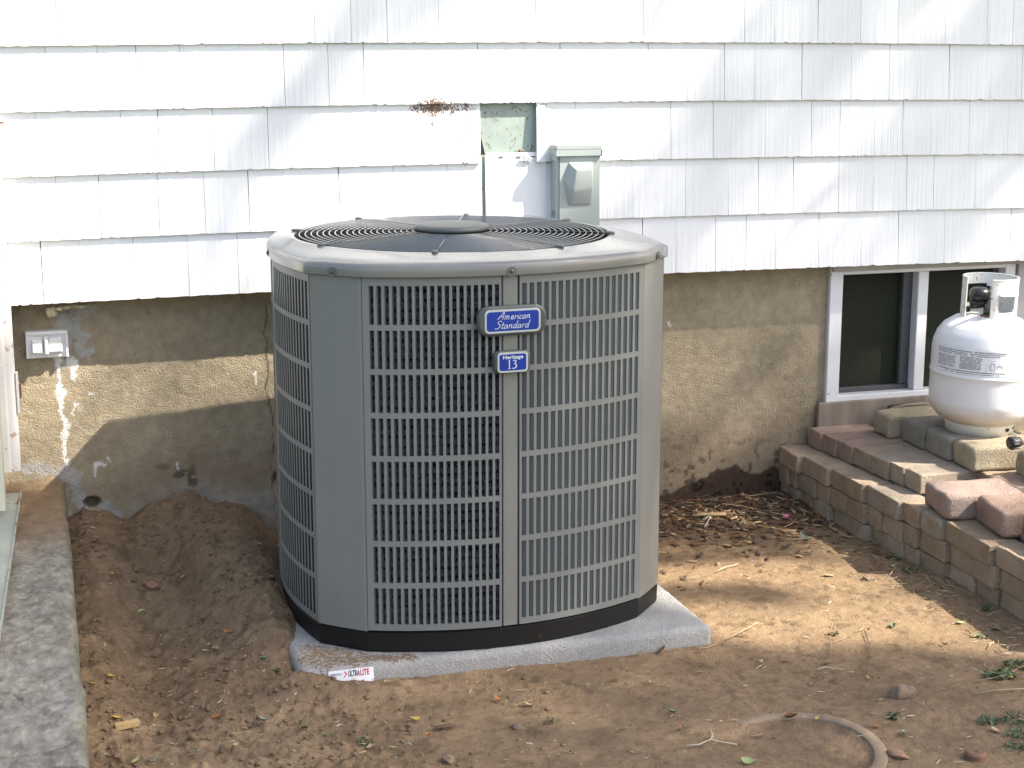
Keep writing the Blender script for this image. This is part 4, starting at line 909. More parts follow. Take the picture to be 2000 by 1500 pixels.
# collar with openings
def collar():
    n = 120; zs_ = np.linspace(.337, .462, 34); Rr = .0805; m = MB(); ang = [R(-120+302*k/n) for k in range(n+1)]    # gap facing the viewer's left
    def hole(a, z):
        d = math.degrees(a) % 360
        t = (z-.337)/.125
        def rr_(c, hw_, z0, z1):
            da = abs((d-c+180) % 360-180); return da < hw_ and z0 < t < z1 and not (da > hw_*.8 and (t < z0+.06 or t > z1-.06))
        return rr_(277, 23, .24, .66) or rr_(95, 40, .30, .76) or rr_(120, 30, .06, .20)
    def P(k, j, r): return (r*math.cos(ang[k]), r*math.sin(ang[k]), float(zs_[j]))
    solid = lambda k, j: 0 <= k < n and 0 <= j < 33 and not hole((ang[k]+ang[k+1])/2, (zs_[j]+zs_[j+1])/2)
    for k in range(n):
        for j in range(33):
            if not solid(k, j): continue
            a, b = Rr, Rr-.003; m.quad(P(k, j, a), P(k+1, j, a), P(k+1, j+1, a), P(k, j+1, a)); m.quad(P(k+1, j, b), P(k, j, b), P(k, j+1, b), P(k+1, j+1, b))
            if not solid(k-1, j): m.quad(P(k, j, b), P(k, j, a), P(k, j+1, a), P(k, j+1, b))
            if not solid(k+1, j): m.quad(P(k+1, j, a), P(k+1, j, b), P(k+1, j+1, b), P(k+1, j+1, a))
            if not solid(k, j-1): m.quad(P(k, j, b), P(k+1, j, b), P(k+1, j, a), P(k, j, a))
            if not solid(k, j+1): m.quad(P(k, j+1, a), P(k+1, j+1, a), P(k+1, j+1, b), P(k, j+1, b))
    m.build('collar', collar_m, tk)
    m = MB(); aa = [R(257+44*k/12) for k in range(13)]; vv = []
    for a in aa: vv += [(Rr*math.cos(a), Rr*math.sin(a), .422), ((Rr+.010)*math.cos(a), (Rr+.010)*math.sin(a), .419), ((Rr+.010)*math.cos(a), (Rr+.010)*math.sin(a), .417), (Rr*math.cos(a), Rr*math.sin(a), .419)]
    m.add(vv, [(4*i+q, 4*i+(q+1) % 4, 4*i+4+(q+1) % 4, 4*i+4+q) for i in range(12) for q in range(4)]); m.build('handle_lip', collar_m, tk)
    m = MB(); m.tube([(Rr*math.cos(a)-.0015*math.cos(a), Rr*math.sin(a)-.0015*math.sin(a), .462) for a in ang], .0028, 6); m.build('collar_rim', collar_m, tk, smooth=True)
collar()
vl = bpy.data.objects.new('valve', None); C.objects.link(vl); vl.parent = tk
m = MB(); m.lathe([(.012, .345), (.016, .35), (.016, .385), (.011, .39), (.011, .40)], 16, cx=-.006, cy=-.01); m.build('valve_body', screw_m, vl, smooth=True)
m = MB(); m.lathe([(0, .392), (.020, .394), (.030, .402), (.032, .414), (.028, .424), (.020, .430), (0, .432)], 24, cx=-.030, cy=.006); m.build('valve_knob', valve_m, vl, smooth=True)
m = MB(); m.tube([(-.01, .0, .385), (-.03, .012, .382), (-.05, .022, .380)], [.012, .016, .016], 14); m.build('valve_outlet', valve_m, vl, smooth=True)
m = MB(); m.lathe([(.0, .352), (.022, .353), (.026, .349)], 20, cx=-.02, cy=-.03); m.build('rust_patch', rust_m, vl)
# warning label: sheet bent round the tank with rows of unreadable fine print and a small diagram
def bent(m, a0_, a1_, z0, z1, off, mi=0, n=8):
    r = .1548+off; vv = []
    for k in range(n+1): a = a0_+(a1_-a0_)*k/n; vv += [(r*math.cos(a), r*math.sin(a), z0), (r*math.cos(a), r*math.sin(a), z1)]
    m.add(vv, [(2*i, 2*i+2, 2*i+3, 2*i+1) for i in range(n)], mi)
LA0, LA1 = R(-184), R(-98); LZ0, LZ1 = .192, .266
m = MB(); bent(m, LA0, LA1, LZ0, LZ1, .0007, 0, 30); m.build('warning_label', mat('label_paper', (.80, .81, .82), .5, bump=.2, bscale=40, bdist=.001), tk)
m = MB(); rr = random.Random(3); W_ = LA1-LA0
def line(u0, u1, v, h, dens=.85):
    u = u0
    while u < u1:
        w_ = rr.uniform(.008, .028); u2 = min(u+w_, u1)
        if rr.random() < dens: bent(m, LA0+W_*u, LA0+W_*u2, LZ0+(LZ1-LZ0)*v, LZ0+(LZ1-LZ0)*(v+h), .0011, 0, 1)
        u = u2+rr.uniform(.003, .007)
line(.03, .97, .91, .035, .95); line(.03, .95, .84, .03, .95); line(.03, .9, .77, .03, .9)
for k in range(13): line(.04, .36+rr.uniform(-.04, 0), .68-k*.037, .016, .9)
for k in range(13): line(.40, .68+rr.uniform(-.03, 0), .70-k*.039, .020, .95)
line(.03, .97, .12, .035, .95); line(.12, .9, .05, .025, .8)
for k in range(5): line(.72, .94, .62-k*.01-k*.06, .01, .4)
for (u0, u1, v0, v1) in ((.78, .785, .25, .5), (.83, .835, .25, .5), (.78, .835, .5, .52), (.78, .835, .25, .27), (.87, .92, .42, .44), (.87, .875, .3, .43), (.92, .925, .3, .43), (.72, .95, .22, .235)): bent(m, LA0+W_*u0, LA0+W_*u1, LZ0+(LZ1-LZ0)*v0, LZ0+(LZ1-LZ0)*v1, .0011, 0, 1)
tag(m.build('fine_print', greyink_m, tk), kind='stuff')

# hose end
hs = empty('garden_hose', 'tan hose end with a black coupling lying on the blocks in front of the tank', 'hose', (0, 0, 0))
hp = [on_level(q[0], q[1], .335) for q in ((1972, 866),)]; p = Vector(hp[0]); q = Vector((p.x+.17, p.y+.0, p.z+.012))
dirv = (q-p).normalized()
m = MB(); m.tube([p+dirv*.02, p+dirv*.08, p+dirv*.16+Vector((0, 0, .003)), p+dirv*.3+Vector((0, .01, .0)), p+dirv*.5+Vector((0, .03, -.03))], .0115, 14); m.build('hose_tube', hose_m, hs, smooth=True)
m = MB(); m.tube([p-dirv*.002, p+dirv*.004, p+dirv*.012, p+dirv*.024, p+dirv*.032], [.016, .0185, .0185, .0165, .014], 16); m.build('coupling', valve_m, hs, smooth=True)
m = MB(); m.tube([p-dirv*.0035, p-dirv*.0022], .0105, 14); m.build('coupling_washer', screw_m, hs)
for k in range(8):
    a = k*math.pi/4; u = dirv.cross(Vector((0, 0, 1))).normalized(); w_ = u.cross(dirv); c0 = p+(u*math.cos(a)+w_*math.sin(a))*.0175
    m = MB(); m.tube([c0+dirv*.004, c0+dirv*.02], .003, 6); m.build('grip_rib', valve_m, hs)

# ================================================================= THINGS ON THE GROUND
# buried round edging
m = MB(); arc = [R(-75+235*k/90) for k in range(91)]; vv = []
pr = [(.185, -.03), (.185, .001), (.182, .0035), (.159, .0035), (.156, .001), (.155, -.03)]
for i, a in enumerate(arc):
    gx_, gy_ = 1.515+.19*math.cos(a), -1.68+.19*math.sin(a); dz = float(np.mean([gz1(gx_+q, gy_) for q in (-.01, 0, .01)]))-.0095*max(0, (i-62)/28)-.008*max(0, (8-i)/8)
    for (r, z) in pr: r2 = r+.003*math.sin(a*3); vv.append((1.515+r2*math.cos(a), -1.68+r2*math.sin(a), z+dz))
m.add(vv, [(6*i+k, 6*i+6+k, 6*i+7+k, 6*i+k+1) for i in range(90) for k in range(5)])
tag(m.build('buried_ring', ring_m, smooth=True), 'dirt coloured rim of a round pot or pipe buried level with the ground, bottom right', 'buried ring')

def leaf_mesh(L=.03, w=.4, curl=.3, fold=.2, seed=0):
    rr = random.Random(seed); n = 7; vv = []; wob = rr.uniform(-.2, .2)
    for i in range(n+1):
        t = i/n; hw_ = L*w*.5*math.sin(math.pi*min(t*1.02, 1))**.75*(1.15-.45*t)+.0003; x = L*(t-.5); z = L*curl*((2*t-1)**2)*.35; yb = L*wob*math.sin(t*3)
        vv += [(x, yb-hw_, z+hw_*fold*1.4+rr.uniform(0, .0008)), (x, yb, z), (x, yb+hw_, z+hw_*fold*1.4+rr.uniform(0, .0008))]
    fs = [(3*i+k, 3*i+3+k, 3*i+4+k, 3*i+1+k) for i in range(n) for k in range(2)]
    me = bpy.data.meshes.new('leaf'); me.from_pydata(vv, [], fs); me.update(); return me
def drop(name, me, m, px, py, label, cat, rz=0, dz=.003, tilt=(0, 0), group=None, smooth=True):
    x, y, z = on_ground(px, py); z = max(z, max(gz1(x+.008, y), gz1(x-.008, y), gz1(x, y+.008))) 
    return tag(link(name, me, m, loc=(x, y, z+dz), rot=(tilt[0], tilt[1], rz), smooth=smooth), label, cat, group)
LG = 'fallen leaves scattered on the dirt'
leaves = [(187, 1059, 'yellow', .03, 'small yellow leaf on the dug soil nearest the house wall'), (221, 1127, 'yellow', .018, 'tiny yellow leaf left of the terracotta cap'), (276, 1197, 'palegreen', .022, 'pale green oval leaf in the middle of the gully'),
 (443, 1241, 'orange', .022, 'curled orange leaf on loose soil left of the condenser'), (425, 1267, 'straw', .035, 'long straw coloured leaf below the gully ridge'), (514, 1281, 'greygreen', .036, 'rolled grey green leaf left of the pad corner'),
 (217, 1328, 'yellow', .022, 'yellow leaf near the kerb, upper of two'), (182, 1341, 'yellow', .022, 'orange yellow leaf touching the kerb side'), (308, 1403, 'tan', .024, 'tan curled leaf right of the wood block'), (425, 1407, 'orange', .030, 'reddish leaf in the middle of the front soil'),
 (514, 1414, 'greygreen', .026, 'grey green leaf below the pad sticker'), (461, 1468, 'palegreen', .016, 'small bright green leaf at the bottom, left half'), (376, 1482, 'teal', .028, 'dark green leaf at the bottom edge'), (268, 1495, 'palegreen', .03, 'pale green leaf cut by the bottom edge, left'), (300, 1498, 'greygreen', .03, 'grey leaf cut by the bottom edge beside a green one'),
 (229, 1411, 'yellow', .028, 'folded yellow leaf on top of the wood block end'), (577, 1363, 'tan', .02, 'tan pointed leaf left of the pad below the sticker'), (1292, 1274, 'brown', .032, 'red brown curled leaf against the front of the pad'), (810, 1409, 'yellow', .03, 'yellow green leaf with a long stem in front of the pad'),
 (970, 1372, 'orange', .028, 'rust orange leaf in front of the pad centre'), (1033, 1382, 'tan', .03, 'tan leaf standing on edge in front of the pad centre'), (1216, 1429, 'green', .015, 'small fresh green leaf in the front centre'), (1312, 1395, 'greygreen', .022, 'grey leaf left of the buried ring'), (838, 1449, 'orange', .02, 'orange leaf in front of the curled bark'), (768, 1465, 'palegreen', .018, 'green leaf left of the flat stone at the bottom'),
 (1573, 1056, 'teal', .050, 'long dark green leaf at the edge of the sunlit patch'), (1877, 1219, 'palegreen', .026, 'smaller pale leaf glowing in the sun near the bricks'), (1946, 1232, 'palegreen', .036, 'larger pale leaf glowing in the sun near the bricks'), (1450, 1243, 'brown', .022, 'brown leaf beside the long twig right of the pad'),
 (1595, 1410, 'yellow', .020, 'yellow leaf inside the buried ring'), (1545, 1414, 'brown', .032, 'brown curled leaf inside the buried ring'), (1481, 1440, 'tan', .034, 'flat tan bark leaf inside the buried ring'), (1463, 1491, 'palegreen', .036, 'yellow green leaf inside the ring, cut by the bottom edge'), (1512, 1448, 'green', .02, 'small green leaf inside the buried ring'),
 (1697, 1329, 'yellow', .02, 'yellow leaf left of the rough rock'), (1765, 1438, 'greygreen', .028, 'blue green leaf right of the buried ring'), (1715, 1422, 'orange', .024, 'orange leaf on the outside of the buried ring'), (1343, 1422, 'teal', .014, 'small teal leaf outside the ring on its left'), (1334, 1427, 'orange', .020, 'orange leaf outside the ring on its left'), (1740, 1108, 'palegreen', .028, 'pale green leaf below the brick wall'),
 (1945, 1430, 'straw', .03, 'straw leaf among weeds at the right border'), (1975, 1328, 'yellow', .02, 'yellow leaf in the weeds at the right border'), (1945, 1350, 'orange', .016, 'orange leaf in the weeds at the right border'), (1845, 1262, 'brown', .02, 'brown leaf right of the sunlit patch end'), (690, 1403, 'brown', .02, 'brown leaf below the sticker to the right'), (720, 1446, 'straw', .024, 'straw coloured leaf at the front left of centre'), (985, 1452, 'greygreen', .018, 'grey green leaf at the front centre'), (640, 1440, 'green', .02, 'green leaf at the front left')]
for i, (px, py, cn, L, lab) in enumerate(leaves):
    drop('leaf', leaf_mesh(L*.95, random.uniform(.35, .6), random.uniform(.2, .9), random.uniform(0, .7), i), leafmats[cn], px, py, lab, 'leaf', random.uniform(-1.2, 1.2), .004, (random.uniform(-.3, .3), random.uniform(-.2, .3)), LG)
def twig(label, pts, r, cn, group='twigs lying on the dirt', fork=None):
    P = []
    for px, py in pts: x, y, z = on_ground(px, py); P.append((x, y, z+.005+r))
    m = MB(); m.tube(P, [r*(1-.4*i/len(P)) for i in range(len(P))], 6)
    for fk in (fork or []):
        Q = []
        for px, py in fk: x, y, z = on_ground(px, py); Q.append((x, y, z+.006+r))
        m.tube(Q, [r*.7, r*.5]+[r*.3]*(len(Q)-2), 5)
    return tag(m.build('twig', leafmats[cn], smooth=True), label, 'twig', group)
twig('long straight grey twig right of the pad corner', [(1418, 1254), (1445, 1240), (1482, 1220)], .0016, 'straw')
twig('thin curved dark stem right of the sunlit patch', [(1688, 1236), (1697, 1262), (1697, 1290), (1692, 1322)], .0011, 'bark')
twig('pale forked white twig beside the buried ring', [(1340, 1462), (1365, 1460), (1388, 1450), (1410, 1455), (1440, 1460)], .0018, 'bone', fork=[[(1388, 1450), (1392, 1442)], [(1388, 1430), (1393, 1448)]])
twig('small bundle of crossed straws in the sunlit dirt', [(1610, 1262), (1635, 1274)], .0011, 'straw', fork=[[(1622, 1285), (1624, 1256)], [(1632, 1282), (1612, 1268)], [(1650, 1250), (1622, 1262)]])
twig('bone coloured forked twig in the bark litter', [(1391, 1004), (1385, 1018), (1376, 1035)], .0030, 'bone', fork=[[(1388, 1012), (1372, 1020)]])
twig('thick split stick in the bark litter', [(1352, 1008), (1380, 1013), (1418, 1012)], .0075, 'tan', fork=[[(1380, 1013), (1352, 1016)]])
twig('thin twig in front of the pad corner, right', [(1350, 1268), (1380, 1270), (1400, 1262)], .0013, 'straw', fork=[[(1366, 1272), (1385, 1296)]])
twig('dry twig bundle leaning on the front of the pad', [(1205, 1270), (1222, 1282)], .0013, 'straw', fork=[[(1265, 1258), (1250, 1290)], [(1245, 1292), (1255, 1278)], [(1262, 1290), (1250, 1274)]])
twig('straw on the soil above the bottom edge, left', [(455, 1440), (470, 1450), (482, 1455)], .0014, 'straw', fork=[[(500, 1443), (518, 1440)]])
twig('fine curved root at the bottom left', [(355, 1440), (370, 1448), (378, 1462)], .0008, 'straw')
twig('thin twig above the terracotta cap', [(210, 1136), (240, 1138), (246, 1145)], .0010, 'tan')
twig('upright dark stem near the condenser', [(421, 1044), (422, 1070), (421, 1093)], .0010, 'bark')
twig('bundle of dead grass stems in front of the pad', [(980, 1360), (1010, 1365), (1030, 1372)], .0010, 'straw', fork=[[(995, 1355), (1020, 1352)], [(1040, 1372), (1000, 1385)]])
twig('straw lying in front of the pad centre', [(735, 1408), (780, 1409), (800, 1410)], .0010, 'straw')
twig('pair of pale sticks left of the rough rock', [(1597, 1313), (1612, 1308), (1630, 1312)], .0022, 'bone', fork=[[(1620, 1305), (1645, 1315)]])
twig('pale branch crossing the weeds at the right border', [(1900, 1360), (1950, 1353), (2010, 1350)], .0018, 'straw')
twig('thin branch rising across the weeds, upper right', [(1905, 1335), (1960, 1325), (2005, 1302)], .0013, 'straw')
twig('short twig right of the beige stone', [(1400, 1120), (1415, 1112), (1440, 1106)], .0013, 'bone')
twig('dark branch in the litter along the house wall', [(1320, 972), (1370, 975), (1405, 965)], .0026, 'bark')
twig('bent straw left of the rough rock', [(1625, 1330), (1640, 1338), (1650, 1341)], .0010, 'straw')
twig('long dark root at the kerb side, front', [(152, 1340), (158, 1318), (160, 1300)], .0012, 'bark')
def rock(label, px, py, s, m, seed, sc_=(1, 1, .8), name='stone'):
    bm = bmesh.new(); bmesh.ops.create_icosphere(bm, subdivisions=3, radius=1)
    for v in bm.verts: n_ = mnoise.noise(v.co*1.3+Vector((seed, 0, 0)))*.45+mnoise.noise(v.co*3.1+Vector((0, seed, 0)))*.18; v.co = Vector((v.co.x*sc_[0], v.co.y*sc_[1], v.co.z*sc_[2]))*(1+n_)*s
    me = bpy.data.meshes.new(name); bm.to_mesh(me); bm.free(); return drop(name, me, m, px, py, label, 'stone', seed, s*.35, group='stones lying on the dirt')
rock('rough brown rock, largest stone, above the buried ring', 1759, 1360, .026, stone_m, 3.1, (1.1, .8, .75)); rock('small cube shaped stone at the edge of the brick shadow', 1693, 1132, .010, stone_m, 1.7)
rock('flat grey brown stone in front of the pad centre', 1010, 1423, .012, stone_m, 5.2, (1.2, .8, .5)); rock('flat stone cut low at the front centre', 876, 1487, .013, stone_m, 8.1, (1.2, .9, .5)); rock('orange brown stone right of the buried ring', 1754, 1479, .017, terra_m, 2.2, (1.3, .8, .5))
rock('pale pebble in the middle of the sunlit dirt', 1402, 1104, .007, leafmats['tan'], 6.4); rock('small stone on the kerb side soil', 265, 1095, .008, stone_m, 7.7); rock('round pebble on the front soil, left', 375, 1450, .010, clod_m, 9.1); rock('white pebble in the front dirt', 1486, 1293, .005, leafmats['bone'], 4.4); rock('dark stone in the front left soil', 440, 1462, .013, clod_m, 4.9)
me = bevel_box_mesh('wood_block', -.027, .027, -.008, .008, -.007, .007, .0012, 1, .001, 2); drop('wood_block', me, leafmats['tan'], 248, 1424, 'small split block of pale wood on the soil near the kerb', 'wood block', R(14), .007, smooth=False)
me = bevel_box_mesh('bark_piece', -.022, .022, -.006, .006, -.003, .003, .002, 1, .004, 7, 2); drop('bark_piece', me, leafmats['bark'], 868, 1426, 'curled dark piece of bark in front of the pad', 'bark', R(8), .006)
me = bevel_box_mesh('bark_piece', -.030, .030, -.006, .006, -.003, .003, .002, 1, .004, 9, 2); drop('bark_piece', me, leafmats['bark'], 1494, 1001, 'long dark bark piece in the litter near the bricks', 'bark', R(-2), .006)
me = bevel_box_mesh('bark_piece', -.009, .009, -.006, .006, -.002, .002, .002, 1, .002, 12, 2); drop('bark_piece', me, terra_m, 229, 1483, 'red brown bark chip at the bottom left', 'bark', R(80), .005)
m = MB(); m.lathe([(0, .006), (.015, .006), (.0155, .010), (.018, .010), (.0185, .0), (.0185, -.012)], 28); o = m.build('terracotta_cap', terra_m, smooth=False); x, y, z = on_ground(295, 1137); o.location = (x, y, z+.006); o.rotation_euler = (R(25), R(10), 0); tag(o, 'round terracotta cap half sunk in the gully soil', 'cap')
m = MB(); m.lathe([(0, .010), (.004, .010), (.005, .012), (.018, .013), (.022, .009), (.022, -.004)], 28); o = m.build('rusty_disc', rust_m, smooth=False); x, y, z = on_ground(1904, 1482); o.location = (x, y, z+.004); tag(o, 'rusty brown round disc at the bottom right', 'disc')
bm = bmesh.new(); bmesh.ops.create_icosphere(bm, subdivisions=3, radius=.010)
for v in bm.verts: v.co = Vector((v.co.x*1.4, v.co.y, v.co.z*.8))+Vector([mnoise.noise(v.co*140+Vector((k*3, 0, 0))) for k in range(3)])*.004
me = bpy.data.meshes.new('red_wrapper'); bm.to_mesh(me); bm.free(); drop('red_wrapper', me, mat('red_wrapper_plastic', (.55, .07, .06), .4, var2=(.5, .25, .4), vscale=60), 1535, 1013, 'crumpled small red wrapper in the bark litter near the bricks', 'wrapper', .4, .008)

# ---- stuff: soil clods, bark litter, fine litter, weeds (real small geometry)
def scatter_blobs(name, N_, region, smin, smax, m, label, seed, cond=None):
    rg = np.random.default_rng(seed); bm = bmesh.new(); bmesh.ops.create_icosphere(bm, subdivisions=1, radius=1); V = np.array([v.co[:] for v in bm.verts]); F = np.array([[v.index for v in f.verts] for f in bm.faces]); bm.free()
    x = rg.uniform(region[0], region[1], N_*3); y = rg.uniform(region[2], region[3], N_*3)
    if cond is not None: k = cond(x, y, rg); x = x[k]; y = y[k]
    x = x[:N_]; y = y[:N_]; n = len(x); s = smin+(smax-smin)*rg.random(n)**4; z = ground_z(x, y)
    VV = V[None]*(1+rg.uniform(-.28, .28, (n, len(V), 1)))*s[:, None, None]*np.stack([rg.uniform(.8, 1.3, n), rg.uniform(.8, 1.3, n), rg.uniform(.6, .9, n)], -1)[:, None, :]
    VV = VV+np.stack([x, y, z+s*.25], -1)[:, None]; FF = F[None]+(np.arange(n)*len(V))[:, None, None]
    me = bpy.data.meshes.new(name); me.from_pydata(VV.reshape(-1, 3).tolist(), [], FF.reshape(-1, 3).tolist()); me.update()
    return tag(link(name, me, m, smooth=True), label, kind='stuff')
def inpad(x, y): return (x > .60) & (x < 1.60) & (y > -1.10)
scatter_blobs('soil_clods', 3800, (.08, 1.1, -1.85, .05), .0010, .0075, clod_m, 'loose crumbs and clods of soil left of the condenser', 3, lambda x, y, g: (~inpad(x, y)) & (g.random(len(x)) < np.clip(1.25-x*1.3, .05, 1)) & (fbm(x*9, y*9, 3, 71) > .42))
scatter_blobs('grit', 1300, (.6, 2.4, -2.0, .0), .0007, .0032, clod_m, 'fine grit on the trodden dirt', 4, lambda x, y, g: ~inpad(x, y))
def scatter_strips(name, N_, region, L0, L1, w, m_list, label, seed, cond=None, arch=.2, ztilt=.25):
    rg = np.random.default_rng(seed); vv = []; ff = []; mi = []; x = rg.uniform(region[0], region[1], N_*4); y = rg.uniform(region[2], region[3], N_*4)
    if cond is not None: k = cond(x, y, rg); x = x[k]; y = y[k]
    x = x[:N_]; y = y[:N_]
    for i in range(len(x)):
        L = rg.uniform(L0, L1)*rg.uniform(.5, 1); a = rg.uniform(0, math.pi); ca, sa = math.cos(a), math.sin(a); ww = w*rg.uniform(.3, 1.2); n = 4; bend = rg.uniform(-.4, .4); ti = rg.uniform(-ztilt, ztilt)*.5; b = len(vv); th = min(.0018, ww*.6)
        ts = np.linspace(-.5, .5, n+1); X = x[i]+ca*L*ts-sa*bend*L*(ts**2); Y = y[i]+sa*L*ts+ca*bend*L*(ts**2); g = ground_z(X, Y); Zb = np.maximum(g, g.mean())+.0012+rg.uniform(0, .004)+np.abs(ti)*L*(ts+.5)*.6+arch*L*(.25-ts**2)*rg.uniform(0, 1)
        for k in range(n+1):
            wk = ww*(1-.7*abs(2*ts[k])**2)/2+.0002
            vv += [(X[k]-sa*wk, Y[k]+ca*wk, Zb[k]), (X[k], Y[k], Zb[k]+th), (X[k]+sa*wk, Y[k]-ca*wk, Zb[k])]
        for k in range(n): ff += [(b+3*k, b+3*k+1, b+3*k+4, b+3*k+3), (b+3*k+1, b+3*k+2, b+3*k+5, b+3*k+4)]; 
        q = int(rg.integers(len(m_list))); mi += [q]*(2*n)
    me = bpy.data.meshes.new(name); me.from_pydata(vv, [], ff); 
    for mm in m_list: me.materials.append(mm)
    me.polygons.foreach_set('material_index', mi); me.update()
    return tag(link(name, me, None), label, kind='stuff')
LM = leafmats
nearw = lambda x, y, g: (x > 1.60) & (g.random(len(x)) < np.exp(-np.maximum(0, -.12-y)/.13))
scatter_strips('bark_litter', 1050, (1.55, 2.34, -.75, .06), .012, .06, .013, [LM['bark'], LM['bark'], LM['brown'], LM['darkbark'], LM['darkbark'], LM['tan']], 'shredded bark litter at the foot of the wall', 5, nearw)
scatter_strips('dry_straw_litter', 160, (1.55, 2.34, -.75, .04), .015, .06, .003, [LM['straw'], LM['tan'], LM['brown']], 'dry straws mixed into the bark litter', 6, nearw)
scatter_strips('fine_litter', 620, (.7, 2.36, -2.0, -.2), .006, .028, .0022, [LM['straw'], LM['tan'], LM['brown'], LM['bark'], LM['bone']], 'tiny bits of straw and bark on the dirt', 7, lambda x, y, g: (~inpad(x, y)) & (fbm(x*5, y*5, 3, 91)+.25*g.random(len(x)) > .55))
scatter_strips('soil_fragments', 260, (.1, .75, -1.7, .02), .006, .022, .003, [LM['straw'], LM['tan'], LM['brown'], LM['bone']], 'small wood fragments in the loose soil', 8, lambda x, y, g: ~inpad(x, y))
wb = lambda x, y, g: (np.abs(x-2.28+.02*y) < .09)
scatter_strips('wall_foot_straw', 260, (2.1, 2.38, -1.35, -.2), .015, .05, .0022, [LM['straw'], LM['tan'], LM['brown']], 'dry grass along the foot of the paver stack', 9, wb, .5, .6)
def weeds(name, spots, label, seed):
    rg = random.Random(seed); m = MB()
    for (px, py, r, n) in spots:
        x, y, z = on_ground(px, py)
        for _ in range(n):
            a = rg.uniform(0, 6.28); d = r*rg.random()**.6; bx_, by_ = x+d*math.cos(a), y+d*math.sin(a); bz = gz1(bx_, by_); L = rg.uniform(.006, .018); a2 = rg.uniform(0, 6.28); w_ = L*rg.uniform(.15, .5); h = rg.uniform(.2, .8)*L
            ca, sa = math.cos(a2), math.sin(a2); m.add([(bx_, by_, bz), (bx_+ca*L*.5-sa*w_, by_+sa*L*.5+ca*w_, bz+h*.8+.002), (bx_+ca*L, by_+sa*L, bz+h), (bx_+ca*L*.5+sa*w_, by_+sa*L*.5-ca*w_, bz+h*.8+.002)], [(0, 1, 2, 3)])
    return tag(m.build(name, grass_m), label, kind='stuff')
weeds('weeds', [(1741, 1092, .02, 30), (1783, 1090, .022, 50), (1775, 1115, .02, 20), (1951, 1322, .035, 110), (1985, 1300, .03, 50), (1930, 1411, .022, 34), (1990, 1410, .04, 50), (1985, 1440, .03, 30), (1740, 1225, .01, 6), (1915, 1245, .015, 14), (1930, 1190, .02, 16), (1990, 1460, .03, 30), (591, 1425, .006, 8), (712, 1445, .012, 16), (545, 1315, .01, 10), (1075, 1410, .01, 10), (1630, 1240, .012, 8), (1745, 1400, .02, 18), (1455, 1080, .006, 4), (1600, 1300, .01, 4)], 'small green weeds and clover at the edge of the dirt', 4)

# ================================================================= TREE THAT SHADES THE YARD (stands right of and behind the viewer)
e1 = Vector((0, 0, 1)).cross(SUN).normalized(); e2 = SUN.cross(e1).normalized()
def uv(P): P = Vector(P); return P.dot(e1), P.dot(e2)
def WU(px, py, y=-.005): return uv(on_wall(px, py, y))
def GU(px, py, z=.01): return uv(on_level(px, py, z))
GAPS = []                                                    # gaps in the crown: capsule ends in the sun's view, radius, softness, openness
def gap(pts, r, s=.1, k=1.0):
    for a, b in zip(pts[:-1], pts[1:]): GAPS.append((a, b, r, s, k))
gap([WU(-150, -60), WU(370, -60)], .34, .12); gap([WU(-150, 110), WU(200, 110)], .31, .12); gap([WU(430, 20), WU(530, 0)], .11, .10); gap([WU(-150, 300), WU(40, 290)], .22, .12); gap([WU(-120, 460), WU(20, 440)], .16, .12)
gap([WU(120, 560), WU(330, 530)], .05, .12, .55); gap([WU(700, 170), WU(780, 120)], .05, .14, .4)
gap([WU(700, 380), WU(960, 330)], .20, .16); gap([WU(620, 450), WU(500, 560)], .05, .14, .8); gap([WU(880, 180), WU(1010, 160)], .12, .12); gap([WU(1120, 60), WU(1050, 150)], .04, .14, .6); gap([WU(1160, 280), WU(1220, 255)], .08, .12, .95); gap([WU(1010, 390), WU(990, 400)], .12, .1)
gap([WU(1330, 40), WU(1400, 20)], .05, .14, .85); gap([WU(1310, 160), WU(1350, 130)], .05, .14, .45); gap([WU(1500, 520), WU(1590, 440)], .03, .16, .35); gap([WU(1890, 530), WU(1990, 430)], .05, .14, .45); gap([WU(1750, 210), WU(1840, 130)], .05, .18, .18); gap([WU(1720, 60), WU(1830, 10)], .05, .18, .20); gap([WU(1500, 300), WU(1650, 260)], .05, .2, .08)
gap([WU(50, 800, FY), WU(140, 760, FY)], .085, .12, .95); gap([WU(70, 880, FY), WU(120, 860, FY)], .05, .12, .5); gap([WU(200, 740, FY), WU(340, 740, FY)], .06, .16, .20); gap([WU(440, 770, FY), WU(560, 720, FY)], .055, .14, .75); gap([WU(1340, 690, FY), WU(1430, 670, FY)], .06, .14, .42)
gap([GU(1290, 1118), GU(1450, 1113), GU(1600, 1110)], .095, .04); gap([GU(1560, 1110), GU(1720, 1175), GU(1880, 1235)], .11, .05); gap([GU(1290, 1185), GU(1400, 1195)], .08, .09, .8); gap([GU(1450, 1215), GU(1560, 1215), GU(1720, 1215)], .13, .05); gap([GU(1850, 1240), GU(2000, 1262)], .06, .05)
gap([GU(1020, 1400), GU(1240, 1290)], .05, .2, .10)
gap([uv((2.50, -.84, .24)), uv((2.60, -.66, .30)), uv((2.85, -.60, .32))], .08, .07, 1.0); gap([uv((2.42, -1.05, .18)), uv((2.40, -.50, .18)), uv((2.5, -.2, .23))], .07, .14, .42); gap([uv((2.42, -.90, .17)), uv((2.40, -.60, .17))], .025, .05, .8); gap([uv((2.80, -.55, .60)), uv((2.83, -.58, .45))], .09, .08, 1.0); gap([uv((2.70, -.45, .70)), uv((2.78, -.45, .74))], .07, .07, .9); gap([uv((2.75, -1.0, .25)), uv((2.6, -1.25, .2))], .12, .08, .9)
gap([uv((.75, -.30, .97)), uv((.72, -.25, .97))], .06, .08, .9)
